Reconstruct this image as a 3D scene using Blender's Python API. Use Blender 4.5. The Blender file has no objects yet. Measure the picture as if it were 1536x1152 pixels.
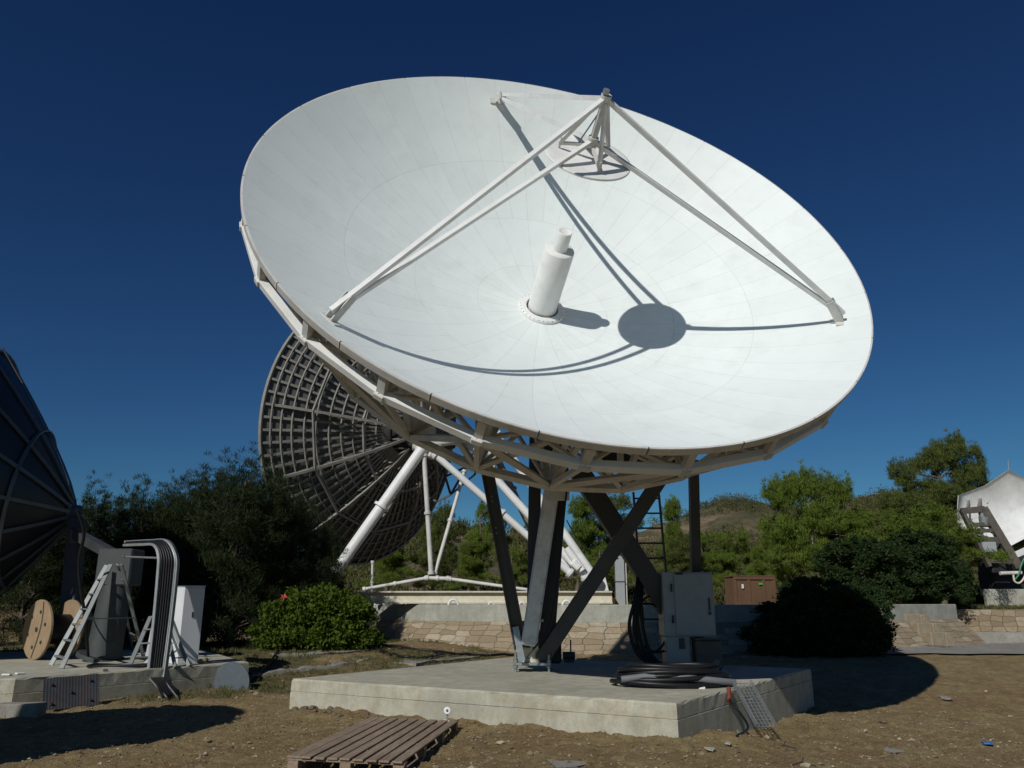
import bpy, math, random
import numpy as np
from mathutils import Vector, Matrix
random.seed(7); RNG = np.random.default_rng(11)
scn = bpy.context.scene; COL = scn.collection
PI = math.pi; rad = math.radians

# ------------------------------------------------------------------ camera numbers
FPX = 1200.0; PITCH = math.atan2(327, FPX)
EYE = Vector((0, 0, 1.6))
FW = Vector((0, math.cos(PITCH), math.sin(PITCH))); UPV = Vector((0, -math.sin(PITCH), math.cos(PITCH)))
def ray(x, y): return FW*FPX + Vector((1, 0, 0))*(x-768) + UPV*(576-y)
def onz(x, y, z=0.0):
    d = ray(x, y); return EYE + d*((z-EYE.z)/d.z)
def ony(x, y, Y):
    d = ray(x, y); return EYE + d*(Y/d.y)

# ------------------------------------------------------------------ materials
def nodes_of(name):
    m = bpy.data.materials.new(name); m.use_nodes = True
    nt = m.node_tree; b = nt.nodes['Principled BSDF']; return m, nt, b
def N(nt, t, **kw):
    n = nt.nodes.new(t)
    for k, v in kw.items():
        if k.startswith('i_'): n.inputs[k[2:].replace('_', ' ')].default_value = v
        else: setattr(n, k, v)
    return n
def ramp(nt, fac, stops):
    r = nt.nodes.new('ShaderNodeValToRGB'); nt.links.new(fac, r.inputs[0])
    el = r.color_ramp.elements
    while len(el) < len(stops): el.new(0.5)
    for e, (p, c) in zip(el, stops): e.position = p; e.color = (c[0], c[1], c[2], 1)
    return r.outputs[0]
def noise(nt, scale, detail=6, rough=.6, coord='Object', vec=None, dist=0):
    if vec is None:
        tc = nt.nodes.new('ShaderNodeTexCoord'); vec = tc.outputs[coord]
    n = nt.nodes.new('ShaderNodeTexNoise'); n.inputs['Scale'].default_value = scale
    n.inputs['Detail'].default_value = detail; n.inputs['Roughness'].default_value = rough
    n.inputs['Distortion'].default_value = dist
    nt.links.new(vec, n.inputs['Vector']); return n.outputs['Fac']
def mixc(nt, fac, a, b, mode='MIX'):
    m = nt.nodes.new('ShaderNodeMix'); m.data_type = 'RGBA'; m.blend_type = mode
    for s, v in ((0, fac), (6, a), (7, b)):
        if isinstance(v, (int, float)): m.inputs[s].default_value = v
        elif isinstance(v, tuple): m.inputs[s].default_value = (*v, 1)
        else: nt.links.new(v, m.inputs[s])
    return m.outputs[2]
def bump(nt, b, h, strength=.4, dist=.02):
    n = nt.nodes.new('ShaderNodeBump'); n.inputs['Strength'].default_value = strength; n.inputs['Distance'].default_value = dist
    nt.links.new(h, n.inputs['Height']); nt.links.new(n.outputs[0], b.inputs['Normal'])
def math_(nt, op, a, b=None):
    n = nt.nodes.new('ShaderNodeMath'); n.operation = op
    for i, v in enumerate((a, b)):
        if v is None: continue
        if isinstance(v, (int, float)): n.inputs[i].default_value = v
        else: nt.links.new(v, n.inputs[i])
    return n.outputs[0]

def mat(name, c, rough=.6, metal=0, var=.25, scale=3, fine=40, bmp=.15, bd=.004, dirt=None, dirtamt=.5):
    m, nt, b = nodes_of(name)
    n1 = noise(nt, scale); n2 = noise(nt, fine, 4)
    lo = tuple(x*(1-var) for x in c); hi = tuple(min(1, x*(1+var*.6)) for x in c)
    col = ramp(nt, n1, [(.3, lo), (.7, hi)])
    if dirt:
        n3 = noise(nt, scale*2.3, 8, .75)
        f = ramp(nt, n3, [(.5, (0, 0, 0)), (.72, (dirtamt,)*3)])
        col = mixc(nt, f, col, dirt)
    nt.links.new(col, b.inputs['Base Color'])
    b.inputs['Roughness'].default_value = rough; b.inputs['Metallic'].default_value = metal
    if bmp: bump(nt, b, n2, bmp, bd)
    return m

M = {}
M['white'] = mat('white_paint', (.74, .745, .73), .5, var=.10, scale=1.3, bmp=.05, dirt=(.42, .38, .31), dirtamt=.35)
M['truss'] = mat('weathered_white_steel', (.60, .59, .56), .55, var=.16, scale=1.8, bmp=.05, dirt=(.3, .25, .19), dirtamt=.5)
M['legwhite'] = mat('greyed_leg_paint', (.72, .73, .73), .5, var=.14, scale=1.6, dirt=(.25, .22, .18), dirtamt=.5)
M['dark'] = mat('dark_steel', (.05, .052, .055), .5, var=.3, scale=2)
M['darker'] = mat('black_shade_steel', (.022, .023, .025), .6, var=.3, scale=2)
M['galv'] = mat('galvanised_steel', (.33, .36, .37), .42, .55, var=.2, scale=9, dirt=(.2, .19, .17), dirtamt=.4)
M['alu'] = mat('dull_aluminium', (.19, .21, .21), .5, .1, var=.15, scale=6, dirt=(.3, .28, .24), dirtamt=.4)
M['cab'] = mat('cabinet_grey', (.33, .35, .36), .45, var=.1, scale=2, bmp=.03, dirt=(.22, .2, .17), dirtamt=.35)
M['cabwhite'] = mat('cabinet_white', (.70, .72, .74), .4, var=.06, scale=2, bmp=.03)
M['chip'] = mat('pale_stone_chip', (.45, .42, .36), .9, var=.4, scale=9, bmp=.5, bd=.02)
M['column'] = mat('dark_green_grey_paint', (.045, .055, .055), .6, var=.25, scale=2, dirt=(.09, .08, .06), dirtamt=.4)
M['gap'] = mat('black_gap', (.012, .012, .012), .8, var=.2)
M['rubber'] = mat('black_rubber', (.012, .012, .013), .42, var=.3, scale=8, bmp=.08)
M['rubber'].node_tree.nodes['Principled BSDF'].inputs['Specular IOR Level'].default_value = .28
M['greyhose'] = mat('grey_hose', (.16, .17, .18), .35, var=.2)
M['backpanel'] = mat('grey_panel_back', (.10, .10, .095), .6, var=.3, scale=1.2, dirt=(.09, .08, .07), dirtamt=.6)
M['backrib'] = mat('tan_grey_rib', (.25, .24, .21), .6, var=.25, scale=2, dirt=(.2, .17, .13), dirtamt=.6)
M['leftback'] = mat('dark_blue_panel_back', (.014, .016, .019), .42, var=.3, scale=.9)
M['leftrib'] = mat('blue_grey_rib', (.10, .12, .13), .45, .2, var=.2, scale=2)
M['steelblue'] = mat('blue_grey_paint', (.06, .085, .11), .6, var=.2, scale=3, dirt=(.12, .11, .1), dirtamt=.4)
M['yellow'] = mat('yellow_plastic', (.75, .50, .03), .5, var=.1)
M['red'] = mat('orange_red_plastic', (.20, .05, .025), .5, var=.2)
M['blueplastic'] = mat('blue_plastic', (.05, .16, .45), .5, var=.2)
M['cream'] = mat('cream_enamel', (.62, .58, .46), .5, var=.1, dirt=(.3, .25, .18))
M['greenhose'] = mat('green_hose', (.02, .16, .09), .4, var=.1)
M['greenmark'] = mat('green_sticker', (.02, .5, .08), .4, var=.05, bmp=0)
M['brownframe'] = mat('brown_steel', (.10, .085, .07), .55, var=.3, scale=3)
M['trunkm'] = mat('bark', (.13, .10, .075), .9, var=.4, scale=5, fine=25, bmp=.6, bd=.03)
M['palebark'] = mat('pale_bark', (.30, .27, .22), .9, var=.3, scale=5, fine=25, bmp=.5, bd=.02)
M['twig'] = mat('dry_twig', (.2, .15, .1), .9, var=.4)
M['flower'] = mat('red_flower', (.5, .02, .02), .6, var=.1)

def wood_mat(name, a, b_, sx=(1.2, 16, 16)):
    m, nt, b = nodes_of(name)
    tc = nt.nodes.new('ShaderNodeTexCoord'); mp = nt.nodes.new('ShaderNodeMapping')
    mp.inputs['Scale'].default_value = sx; nt.links.new(tc.outputs['Object'], mp.inputs[0])
    n1 = noise(nt, 3, 8, .65, vec=mp.outputs[0], dist=.6); n2 = noise(nt, 1.6, 4)
    col = ramp(nt, n1, [(.25, a), (.5, tuple((p+q)/2 for p, q in zip(a, b_))), (.78, b_)])
    col = mixc(nt, ramp(nt, n2, [(.35, (0, 0, 0)), (.8, (.45,)*3)]), col, tuple(x*.5 for x in a))
    nt.links.new(col, b.inputs['Base Color']); b.inputs['Roughness'].default_value = .85
    bump(nt, b, n1, .5, .006); return m
M['pallet'] = wood_mat('weathered_pallet_wood', (.16, .11, .07), (.42, .32, .23))
M['reelwood'] = wood_mat('reel_wood', (.22, .145, .08), (.42, .31, .19), (14, 14, 1.2))
M['cratewood'] = wood_mat('crate_wood', (.085, .045, .025), (.17, .09, .045))

def concrete_mat(name, c, streak=True):
    m, nt, b = nodes_of(name)
    n1 = noise(nt, .9, 8, .65); n2 = noise(nt, 5, 8, .7); n3 = noise(nt, 60, 4, .6)
    col = ramp(nt, n1, [(.3, tuple(x*.78 for x in c)), (.55, c), (.75, tuple(x*1.15 for x in c))])
    col = mixc(nt, ramp(nt, n2, [(.42, (0, 0, 0)), (.66, (.8,)*3)]), col, tuple(x*k for x, k in zip(c, (.70, .62, .50))))
    n7 = noise(nt, .45, 9, .75, dist=1.2); col = mixc(nt, ramp(nt, n7, [(.48, (0, 0, 0)), (.60, (.55,)*3)]), col, tuple(x*.62 for x in c))
    if streak:
        tc = nt.nodes.new('ShaderNodeTexCoord'); mp = nt.nodes.new('ShaderNodeMapping')
        mp.inputs['Scale'].default_value = (3.5, 3.5, .35); nt.links.new(tc.outputs['Object'], mp.inputs[0])
        n4 = noise(nt, 1.6, 7, .7, vec=mp.outputs[0])
        col = mixc(nt, ramp(nt, n4, [(.47, (0, 0, 0)), (.7, (.5,)*3)]), col, tuple(x*.55 for x in c))
    col = mixc(nt, ramp(nt, n3, [(.35, (.35,)*3), (.5, (0, 0, 0))]), col, tuple(x*.5 for x in c))
    nt.links.new(col, b.inputs['Base Color']); b.inputs['Roughness'].default_value = .9
    h = math_(nt, 'ADD', n3, math_(nt, 'MULTIPLY', n2, 1.5)); bump(nt, b, h, .45, .012); return m
M['concrete'] = concrete_mat('slab_concrete', (.48, .465, .375))
M['concwall'] = concrete_mat('wall_concrete', (.43, .44, .385))
M['path'] = concrete_mat('path_concrete', (.30, .29, .26), False)

def stone_mat(name, sc=(1, 1, 1)):
    # coursed rubble masonry read from the mesh UVs (metres along and up the wall)
    m, nt, b = nodes_of(name)
    tc = nt.nodes.new('ShaderNodeTexCoord'); vec0 = tc.outputs['UV']
    nz = nt.nodes.new('ShaderNodeTexNoise'); nz.inputs['Scale'].default_value = 1.8; nt.links.new(vec0, nz.inputs['Vector'])
    add = nt.nodes.new('ShaderNodeVectorMath'); add.operation = 'MULTIPLY_ADD'
    nt.links.new(nz.outputs['Color'], add.inputs[0]); add.inputs[1].default_value = (.16, .16, 0); nt.links.new(vec0, add.inputs[2])
    mp = nt.nodes.new('ShaderNodeMapping'); mp.inputs['Scale'].default_value = (1.9, 4.3, 1); mp.inputs['Rotation'].default_value = (0, 0, .03); nt.links.new(add.outputs[0], mp.inputs[0])
    v1 = nt.nodes.new('ShaderNodeTexVoronoi'); v2 = nt.nodes.new('ShaderNodeTexVoronoi'); v2.feature = 'DISTANCE_TO_EDGE'
    for v in (v1, v2): v.voronoi_dimensions = '2D'; v.inputs['Scale'].default_value = 1; v.inputs['Randomness'].default_value = .36; nt.links.new(mp.outputs[0], v.inputs['Vector'])
    sc_ = nt.nodes.new('ShaderNodeSeparateColor'); nt.links.new(v1.outputs['Color'], sc_.inputs[0])
    col = ramp(nt, sc_.outputs[0], [(.05, (.26, .20, .125)), (.5, (.32, .255, .165)), (.8, (.37, .305, .205)), (.95, (.47, .41, .30))])
    mort = ramp(nt, v2.outputs['Distance'], [(.004, (.6, .6, .6)), (.04, (0, 0, 0))])
    n1 = noise(nt, 2.2, 8, .7); n2 = noise(nt, 14, 6, .7)
    col = mixc(nt, ramp(nt, n1, [(.35, (0, 0, 0)), (.75, (.6,)*3)]), col, (.26, .185, .12))
    col = mixc(nt, ramp(nt, n2, [(.4, (.35,)*3), (.6, (0, 0, 0))]), col, (.17, .13, .09))
    col = mixc(nt, mort, col, (.19, .15, .10))
    nt.links.new(col, b.inputs['Base Color']); b.inputs['Roughness'].default_value = .92
    h = math_(nt, 'SUBTRACT', math_(nt, 'ADD', math_(nt, 'MULTIPLY', n2, .6), math_(nt, 'MULTIPLY', sc_.outputs[1], .8)), mort); bump(nt, b, h, .9, .045); return m
M['stone'] = stone_mat('coursed_stone')

M['stepstone'] = concrete_mat('rough_step_stone', (.33, .28, .20))
def ground_mat():
    m, nt, b = nodes_of('dry_dirt')
    n1 = noise(nt, .22, 8, .65); n2 = noise(nt, 1.7, 8, .7); n3 = noise(nt, 22, 6, .75); n5 = noise(nt, 95, 3, .7)
    col = ramp(nt, n2, [(.3, (.17, .108, .050)), (.45, (.285, .21, .105)), (.6, (.37, .295, .16)), (.75, (.46, .39, .23))])
    col = mixc(nt, ramp(nt, n1, [(.42, (0, 0, 0)), (.62, (.55,)*3)]), col, (.30, .26, .165))
    col = mixc(nt, ramp(nt, n3, [(.46, (0, 0, 0)), (.62, (.7,)*3)]), col, (.115, .080, .042))
    n9 = noise(nt, .75, 9, .7, dist=.8); col = mixc(nt, ramp(nt, n9, [(.46, (0, 0, 0)), (.60, (.65,)*3)]), col, (.20, .118, .060))
    n8 = noise(nt, 5.5, 7, .75); col = mixc(nt, ramp(nt, n8, [(.50, (0, 0, 0)), (.64, (.6,)*3)]), col, (.46, .39, .21))
    col = mixc(nt, ramp(nt, n5, [(.60, (0, 0, 0)), (.68, (.65,)*3)]), col, (.42, .38, .29))
    # green moss and grass tint in broad patches near the left slab
    ge = nt.nodes.new('ShaderNodeVertexColor'); ge.layer_name = 'grassy'
    g = mixc(nt, n3, (.055, .06, .02), (.12, .115, .045))
    sep = nt.nodes.new('ShaderNodeSeparateColor'); nt.links.new(ge.outputs['Color'], sep.inputs[0])
    f = math_(nt, 'MULTIPLY', sep.outputs[0], ramp(nt, n2, [(.3, (.3,)*3), (.6, (1,)*3)]))
    col = mixc(nt, f, col, g)
    col = mixc(nt, 1.0, col, (1.32, 1.22, 1.0), 'MULTIPLY')
    nt.links.new(col, b.inputs['Base Color']); b.inputs['Roughness'].default_value = .95
    h = math_(nt, 'ADD', math_(nt, 'MULTIPLY', n3, 1.6), n5); bump(nt, b, h, 1.0, .05); return m
M['ground'] = ground_mat()
def hill_mat():
    m, nt, b = nodes_of('scrubby_hillside')
    n1 = noise(nt, .06, 8, .7); n2 = noise(nt, .5, 8, .75)
    col = ramp(nt, n1, [(.38, (.06, .06, .022)), (.5, (.14, .11, .055)), (.60, (.27, .19, .115)), (.72, (.40, .32, .22))])
    col = mixc(nt, ramp(nt, n2, [(.45, (0, 0, 0)), (.62, (.85,)*3)]), col, (.05, .058, .022))
    nt.links.new(col, b.inputs['Base Color']); b.inputs['Roughness'].default_value = .95
    bump(nt, b, n2, 1, .8); return m
M['hill'] = hill_mat()
def stones_mat():
    m, nt, b = nodes_of('loose_stone')
    n1 = noise(nt, 3.1, 2, .5)
    col = ramp(nt, n1, [(.3, (.13, .095, .05)), (.56, (.25, .20, .12)), (.74, (.46, .42, .31))])
    nt.links.new(col, b.inputs['Base Color']); b.inputs['Roughness'].default_value = .9; return m
M['loose'] = stones_mat()
M['clod'] = mat('dry_clod', (.15, .115, .075), .95, var=.4, scale=12, fine=60, bmp=.8, bd=.02)
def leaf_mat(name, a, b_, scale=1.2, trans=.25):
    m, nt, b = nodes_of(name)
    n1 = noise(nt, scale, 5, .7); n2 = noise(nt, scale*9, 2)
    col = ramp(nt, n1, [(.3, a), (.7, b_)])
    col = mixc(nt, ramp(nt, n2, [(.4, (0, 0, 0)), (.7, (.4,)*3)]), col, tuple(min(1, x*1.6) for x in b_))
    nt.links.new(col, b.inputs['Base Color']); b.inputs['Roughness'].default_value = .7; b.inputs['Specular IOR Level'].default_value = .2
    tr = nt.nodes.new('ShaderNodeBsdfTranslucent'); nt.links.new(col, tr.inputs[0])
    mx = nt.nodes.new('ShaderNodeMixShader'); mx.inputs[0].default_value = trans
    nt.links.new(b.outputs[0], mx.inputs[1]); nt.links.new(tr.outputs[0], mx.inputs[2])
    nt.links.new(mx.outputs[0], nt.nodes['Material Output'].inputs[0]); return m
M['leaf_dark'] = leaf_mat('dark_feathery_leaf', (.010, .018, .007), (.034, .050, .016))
M['leaf_pine'] = leaf_mat('pine_needles', (.055, .088, .013), (.14, .195, .028))
M['leaf_pine2'] = leaf_mat('olive_pine_needles', (.045, .062, .014), (.115, .140, .032))
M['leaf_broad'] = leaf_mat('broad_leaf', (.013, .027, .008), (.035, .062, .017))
M['leaf_bush'] = leaf_mat('bush_leaf', (.030, .055, .005), (.085, .13, .012), 2.5)
M['scrub'] = leaf_mat('scrub_leaf', (.045, .052, .016), (.12, .115, .042), .15)
M['grass'] = leaf_mat('grass_blade', (.05, .06, .018), (.14, .13, .05), 1.5)

def dish_mat(name, R, base=(.79, .84, .825), rings=(.235, .46, .70), hi=48, lo=24):
    m, nt, b = nodes_of(name)
    tc = nt.nodes.new('ShaderNodeTexCoord'); sp = nt.nodes.new('ShaderNodeSeparateXYZ'); nt.links.new(tc.outputs['Object'], sp.inputs[0])
    x, y = sp.outputs[0], sp.outputs[1]
    r = math_(nt, 'SQRT', math_(nt, 'ADD', math_(nt, 'MULTIPLY', x, x), math_(nt, 'MULTIPLY', y, y)))
    th = math_(nt, 'ADD', math_(nt, 'DIVIDE', math_(nt, 'ARCTAN2', y, x), 2*PI), 2.0)
    def seam(nseg):
        fr = math_(nt, 'FRACT', math_(nt, 'MULTIPLY', th, nseg))
        dd = math_(nt, 'MINIMUM', fr, math_(nt, 'SUBTRACT', 1.0, fr))
        return math_(nt, 'LESS_THAN', math_(nt, 'MULTIPLY', math_(nt, 'MULTIPLY', dd, 2*PI/nseg), r), .006)
    s_lo = seam(lo); s_hi = math_(nt, 'MULTIPLY', seam(hi), math_(nt, 'GREATER_THAN', r, rings[1]*R))
    s = math_(nt, 'MAXIMUM', s_lo, s_hi)
    for q in rings:
        s = math_(nt, 'MAXIMUM', s, math_(nt, 'LESS_THAN', math_(nt, 'ABSOLUTE', math_(nt, 'SUBTRACT', r, q*R)), .006))
    # each panel its own slight tint
    pn = nt.nodes.new('ShaderNodeTexWhiteNoise'); pn.noise_dimensions = '2D'
    cx = nt.nodes.new('ShaderNodeCombineXYZ')
    nt.links.new(math_(nt, 'FLOOR', math_(nt, 'MULTIPLY', th, hi)), cx.inputs[0])
    ring = math_(nt, 'ADD', math_(nt, 'ADD', math_(nt, 'GREATER_THAN', r, rings[0]*R), math_(nt, 'GREATER_THAN', r, rings[1]*R)), math_(nt, 'GREATER_THAN', r, rings[2]*R))
    nt.links.new(ring, cx.inputs[1]); nt.links.new(cx.outputs[0], pn.inputs['Vector'])
    n1 = noise(nt, .5, 8, .6); n2 = noise(nt, 2.6, 8, .7); n4 = noise(nt, .9, 9, .75)
    col = ramp(nt, n1, [(.3, tuple(k*.93 for k in base)), (.7, base)])
    col = mixc(nt, ramp(nt, n4, [(.52, (0, 0, 0)), (.68, (.30,)*3)]), col, (.56, .58, .56))
    col = mixc(nt, ramp(nt, pn.outputs['Value'], [(0, (0, 0, 0)), (1, (.10,)*3)]), col, tuple(k*.6 for k in base))
    col = mixc(nt, ramp(nt, n2, [(.5, (0, 0, 0)), (.85, (.28,)*3)]), col, (.52, .53, .50))
    col = mixc(nt, math_(nt, 'MULTIPLY', s, math_(nt, 'ADD', math_(nt, 'MULTIPLY', n2, .62), -.09)), col, (.28, .29, .29))
    nt.links.new(col, b.inputs['Base Color']); b.inputs['Roughness'].default_value = .55
    bump(nt, b, n1, .1, .03); return m

# ------------------------------------------------------------------ mesh builder
def frame_of(d, up=Vector((0, 0, 1))):
    d = d.normalized()
    if abs(d.dot(up)) > .98: up = Vector((0, 1, 0)) if abs(d.y) < .9 else Vector((1, 0, 0))
    s = d.cross(up).normalized(); u = s.cross(d).normalized(); return d, s, u
class MB:
    def __init__(s): s.v = []; s.f = []; s.sm = []
    def add(s, vs, fs, smooth=False):
        n = len(s.v); s.v += [tuple(p) for p in vs]; s.f += [tuple(i+n for i in f) for f in fs]; s.sm += [smooth]*len(fs); return s
    def box(s, c, size, R=None, bev=0.0):
        hx, hy, hz = (k/2 for k in size)
        b = min(bev, hx*.9, hy*.9, hz*.9)
        if b <= 0:
            vs = [Vector((x, y, z)) for z in (-hz, hz) for y in (-hy, hy) for x in (-hx, hx)]
            fs = [(0, 2, 3, 1), (4, 5, 7, 6), (0, 1, 5, 4), (2, 6, 7, 3), (0, 4, 6, 2), (1, 3, 7, 5)]
        else:
            vs = []; idx = {}
            for sx in (-1, 1):
                for sy in (-1, 1):
                    for sz in (-1, 1):
                        for a in range(3):
                            p = [sx*(hx-b), sy*(hy-b), sz*(hz-b)]; p[a] += (sx, sy, sz)[a]*b
                            idx[(sx, sy, sz, a)] = len(vs); vs.append(Vector(p))
            fs = []
            for a in range(3):
                for sg in (-1, 1):
                    o = [(-1, -1), (1, -1), (1, 1), (-1, 1)]; q = []
                    for u, w in o:
                        t = [0, 0, 0]; t[a] = sg; t[(a+1) % 3] = u; t[(a+2) % 3] = w; q.append(idx[(*t, a)])
                    fs.append(tuple(q if sg > 0 else q[::-1]))
            for a in range(3):
                b1, b2 = (a+1) % 3, (a+2) % 3
                for u in (-1, 1):
                    for w in (-1, 1):
                        t0 = [0, 0, 0]; t1 = [0, 0, 0]; t0[a] = -1; t1[a] = 1
                        for t in (t0, t1): t[b1] = u; t[b2] = w
                        q = [idx[(*t0, b1)], idx[(*t1, b1)], idx[(*t1, b2)], idx[(*t0, b2)]]
                        fs.append(tuple(q if u*w < 0 else q[::-1]))
            for sx in (-1, 1):
                for sy in (-1, 1):
                    for sz in (-1, 1):
                        q = [idx[(sx, sy, sz, a)] for a in range(3)]; fs.append(tuple(q if sx*sy*sz > 0 else q[::-1]))
        c = Vector(c)
        vs = [c + (R @ p if R else p) for p in vs]
        return s.add(vs, fs)
    def beam(s, p, q, w, h=None, up=Vector((0, 0, 1)), bev=0.0):
        p = Vector(p); q = Vector(q); h = h or w; d, sd, u = frame_of(q-p, up)
        R = Matrix((d, sd, u)).transposed()
        return s.box((p+q)/2, ((q-p).length, w, h), R, bev)
    def ibeam(s, p, q, w, h, t=.02, up=Vector((0, 0, 1))):
        p = Vector(p); q = Vector(q); d, sd, u = frame_of(q-p, up)
        s.beam(p+u*(h/2-t/2), q+u*(h/2-t/2), w, t, up); s.beam(p-u*(h/2-t/2), q-u*(h/2-t/2), w, t, up)
        return s.beam(p, q, t, h-2*t, up)
    def tube(s, p, q, r, r2=None, seg=12, caps=True):
        p = Vector(p); q = Vector(q); r2 = r if r2 is None else r2; d, sd, u = frame_of(q-p)
        vs = []
        for c, k in ((p, r), (q, r2)):
            for i in range(seg):
                a = 2*PI*i/seg; vs.append(c + sd*(math.cos(a)*k) + u*(math.sin(a)*k))
        s.add(vs, [(i, (i+1) % seg, seg+(i+1) % seg, seg+i) for i in range(seg)], True)
        if caps: s.add(vs, [tuple(range(seg))[::-1], tuple(range(seg, 2*seg))])
        return s
    def pipe(s, pts, r, seg=8, caps=True):
        pts = [Vector(p) for p in pts]; n = len(pts); rs = r if isinstance(r, (list, tuple)) else [r]*n
        vs = []; prev = None
        for i, p in enumerate(pts):
            t = (pts[min(i+1, n-1)] - pts[max(i-1, 0)])
            if t.length < 1e-9: t = Vector((0, 0, 1))
            t.normalize()
            if prev is None: _, sd, u = frame_of(t)
            else:
                u = (prev - t*prev.dot(t)).normalized(); sd = t.cross(u)
            prev = u
            for k in range(seg):
                a = 2*PI*k/seg; vs.append(p + sd*(math.cos(a)*rs[i]) + u*(math.sin(a)*rs[i]))
        fs = [(i*seg+k, i*seg+(k+1) % seg, (i+1)*seg+(k+1) % seg, (i+1)*seg+k) for i in range(n-1) for k in range(seg)]
        s.add(vs, fs, True)
        if caps: s.add(vs[:seg], [tuple(range(seg))[::-1]]); s.add(vs[-seg:], [tuple(range(seg))])
        return s
    def lathe(s, prof, seg=48, o=Vector((0, 0, 0)), R=None, closed=False, smooth=True, arc=2*PI):
        vs = []
        full = abs(arc-2*PI) < 1e-6; ns = seg if full else seg+1
        for r, z in prof:
            for i in range(ns):
                a = arc*i/seg; p = Vector((r*math.cos(a), r*math.sin(a), z)); vs.append(Vector(o) + (R @ p if R else p))
        fs = []; m = len(prof)
        for j in range(m-1 if not closed else m):
            j2 = (j+1) % m
            for i in range(seg):
                i2 = (i+1) % ns if full else i+1
                fs.append((j*ns+i, j*ns+i2, j2*ns+i2, j2*ns+i))
        return s.add(vs, fs, smooth)
    def xf(s, Mx): s.v = [tuple(Mx @ Vector(p)) for p in s.v]; return s

def mk(name, mb, m, parent=None, world=None, sub=False):
    me = bpy.data.meshes.new(name); me.from_pydata([tuple(p) for p in mb.v], [], mb.f)
    me.polygons.foreach_set('use_smooth', mb.sm); me.materials.append(m); me.validate(); me.update()
    o = bpy.data.objects.new(name, me); COL.objects.link(o)
    if world is None: world = Matrix()
    if parent is not None:
        o.parent = parent; o.matrix_local = wm(parent).inverted() @ world
    else: o.matrix_world = world
    WM[o.name] = world.copy(); return o
def bez(ps, n=24):
    P = [Vector(p) for p in ps]; P = [P[0]]+P+[P[-1]]; out = []
    for i in range(1, len(P)-2):
        for k in range(n):
            t = k/n; a, b, c, d = P[i-1:i+3]; out.append(.5*((2*b)+(c-a)*t+(2*a-5*b+4*c-d)*t*t+(3*b-3*c+d-a)*t**3))
    out.append(P[-2]); return out
WM = {}
def wm(o): return WM[o.name]
def tag(o, label=None, cat=None, group=None, kind=None):
    if label: o['label'] = label
    if cat: o['category'] = cat
    if group: o['group'] = group
    if kind: o['kind'] = kind
    return o
def thing(name, loc, label, cat, group=None, rz=0):
    o = bpy.data.objects.new(name, None); COL.objects.link(o); o.empty_display_size = .3
    W = Matrix.Translation(Vector(loc)) @ Matrix.Rotation(rz, 4, 'Z'); o.matrix_world = W; WM[o.name] = W
    return tag(o, label, cat, group)
def part(name, mb, m, root, lab=None):      # mesh given in world coordinates
    W = wm(root); inv = W.inverted(); mb.xf(inv)
    o = mk(name, mb, m, root, W); 
    if lab: o['label'] = lab
    return o
def lpart(name, mb, m, root, world, lab=None):   # mesh given in the coordinates of 'world'
    o = mk(name, mb, m, root, world)
    if lab: o['label'] = lab
    return o
def top(name, mb, m, label, cat, group=None, kind=None, origin=None):
    if origin is None:
        a = np.array(mb.v); origin = Vector(((a[:, 0].min()+a[:, 0].max())/2, (a[:, 1].min()+a[:, 1].max())/2, a[:, 2].min()))
    W = Matrix.Translation(origin); mb.xf(W.inverted()); return tag(mk(name, mb, m, None, W), label, cat, group, kind)

# ------------------------------------------------------------------ ground and hills
def sst(a, b, x):
    t = np.clip((x-a)/(b-a), 0, 1); return t*t*(3-2*t)
_P = RNG.integers(0, 1 << 30, 4096)
def vnoise(x, y, s=1.0, o=4, seed=0):
    out = 0; amp = 1; tot = 0
    for k in range(o):
        X = np.asarray(x)*s*(2**k)+17.3*k+seed*7.1; Y = np.asarray(y)*s*(2**k)-9.7*k+seed*3.3
        xi = np.floor(X).astype(int); yi = np.floor(Y).astype(int); fx = X-xi; fy = Y-yi; fx = fx*fx*(3-2*fx); fy = fy*fy*(3-2*fy)
        h = lambda a, b: (_P[(a*73+b*179+k*31) % 4096] / float(1 << 30))
        v = (h(xi, yi)*(1-fx)+h(xi+1, yi)*fx)*(1-fy) + (h(xi, yi+1)*(1-fx)+h(xi+1, yi+1)*fx)*fy
        out = out + (v-.5)*amp; tot += amp; amp *= .5
    return out/tot*2
WALLPTS = [(-13.5, 38.5), (-9.0, 34.2), (-5.3, 30.6), (-1.5, 27.5), (2.8, 26.1), (8.0, 26.6), (12.6, 28.7), (16.9, 31.7)]
SLABA = [(-3.43, 13.20), (1.94, 10.07), (5.35, 15.15), (-.02, 18.28)]
SLABB = [(-12.5, 11.6), (-7.75, 13.25), (-5.72, 16.1), (-5.2, 16.75), (-8.0, 21.5), (-14.5, 19.5)]
def seg_dist(x, y, pts, close=True):
    d = np.full(np.shape(x), 1e9); n = len(pts)
    for i in range(n if close else n-1):
        ax, ay = pts[i]; bx, by = pts[(i+1) % n]; L = (bx-ax)**2+(by-ay)**2
        t = np.clip(((x-ax)*(bx-ax)+(y-ay)*(by-ay))/L, 0, 1); d = np.minimum(d, np.hypot(x-ax-t*(bx-ax), y-ay-t*(by-ay)))
    return d
def wall_y(x):
    xs = [p[0] for p in WALLPTS]; ys = [p[1] for p in WALLPTS]
    return np.interp(x, xs, ys)
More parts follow.
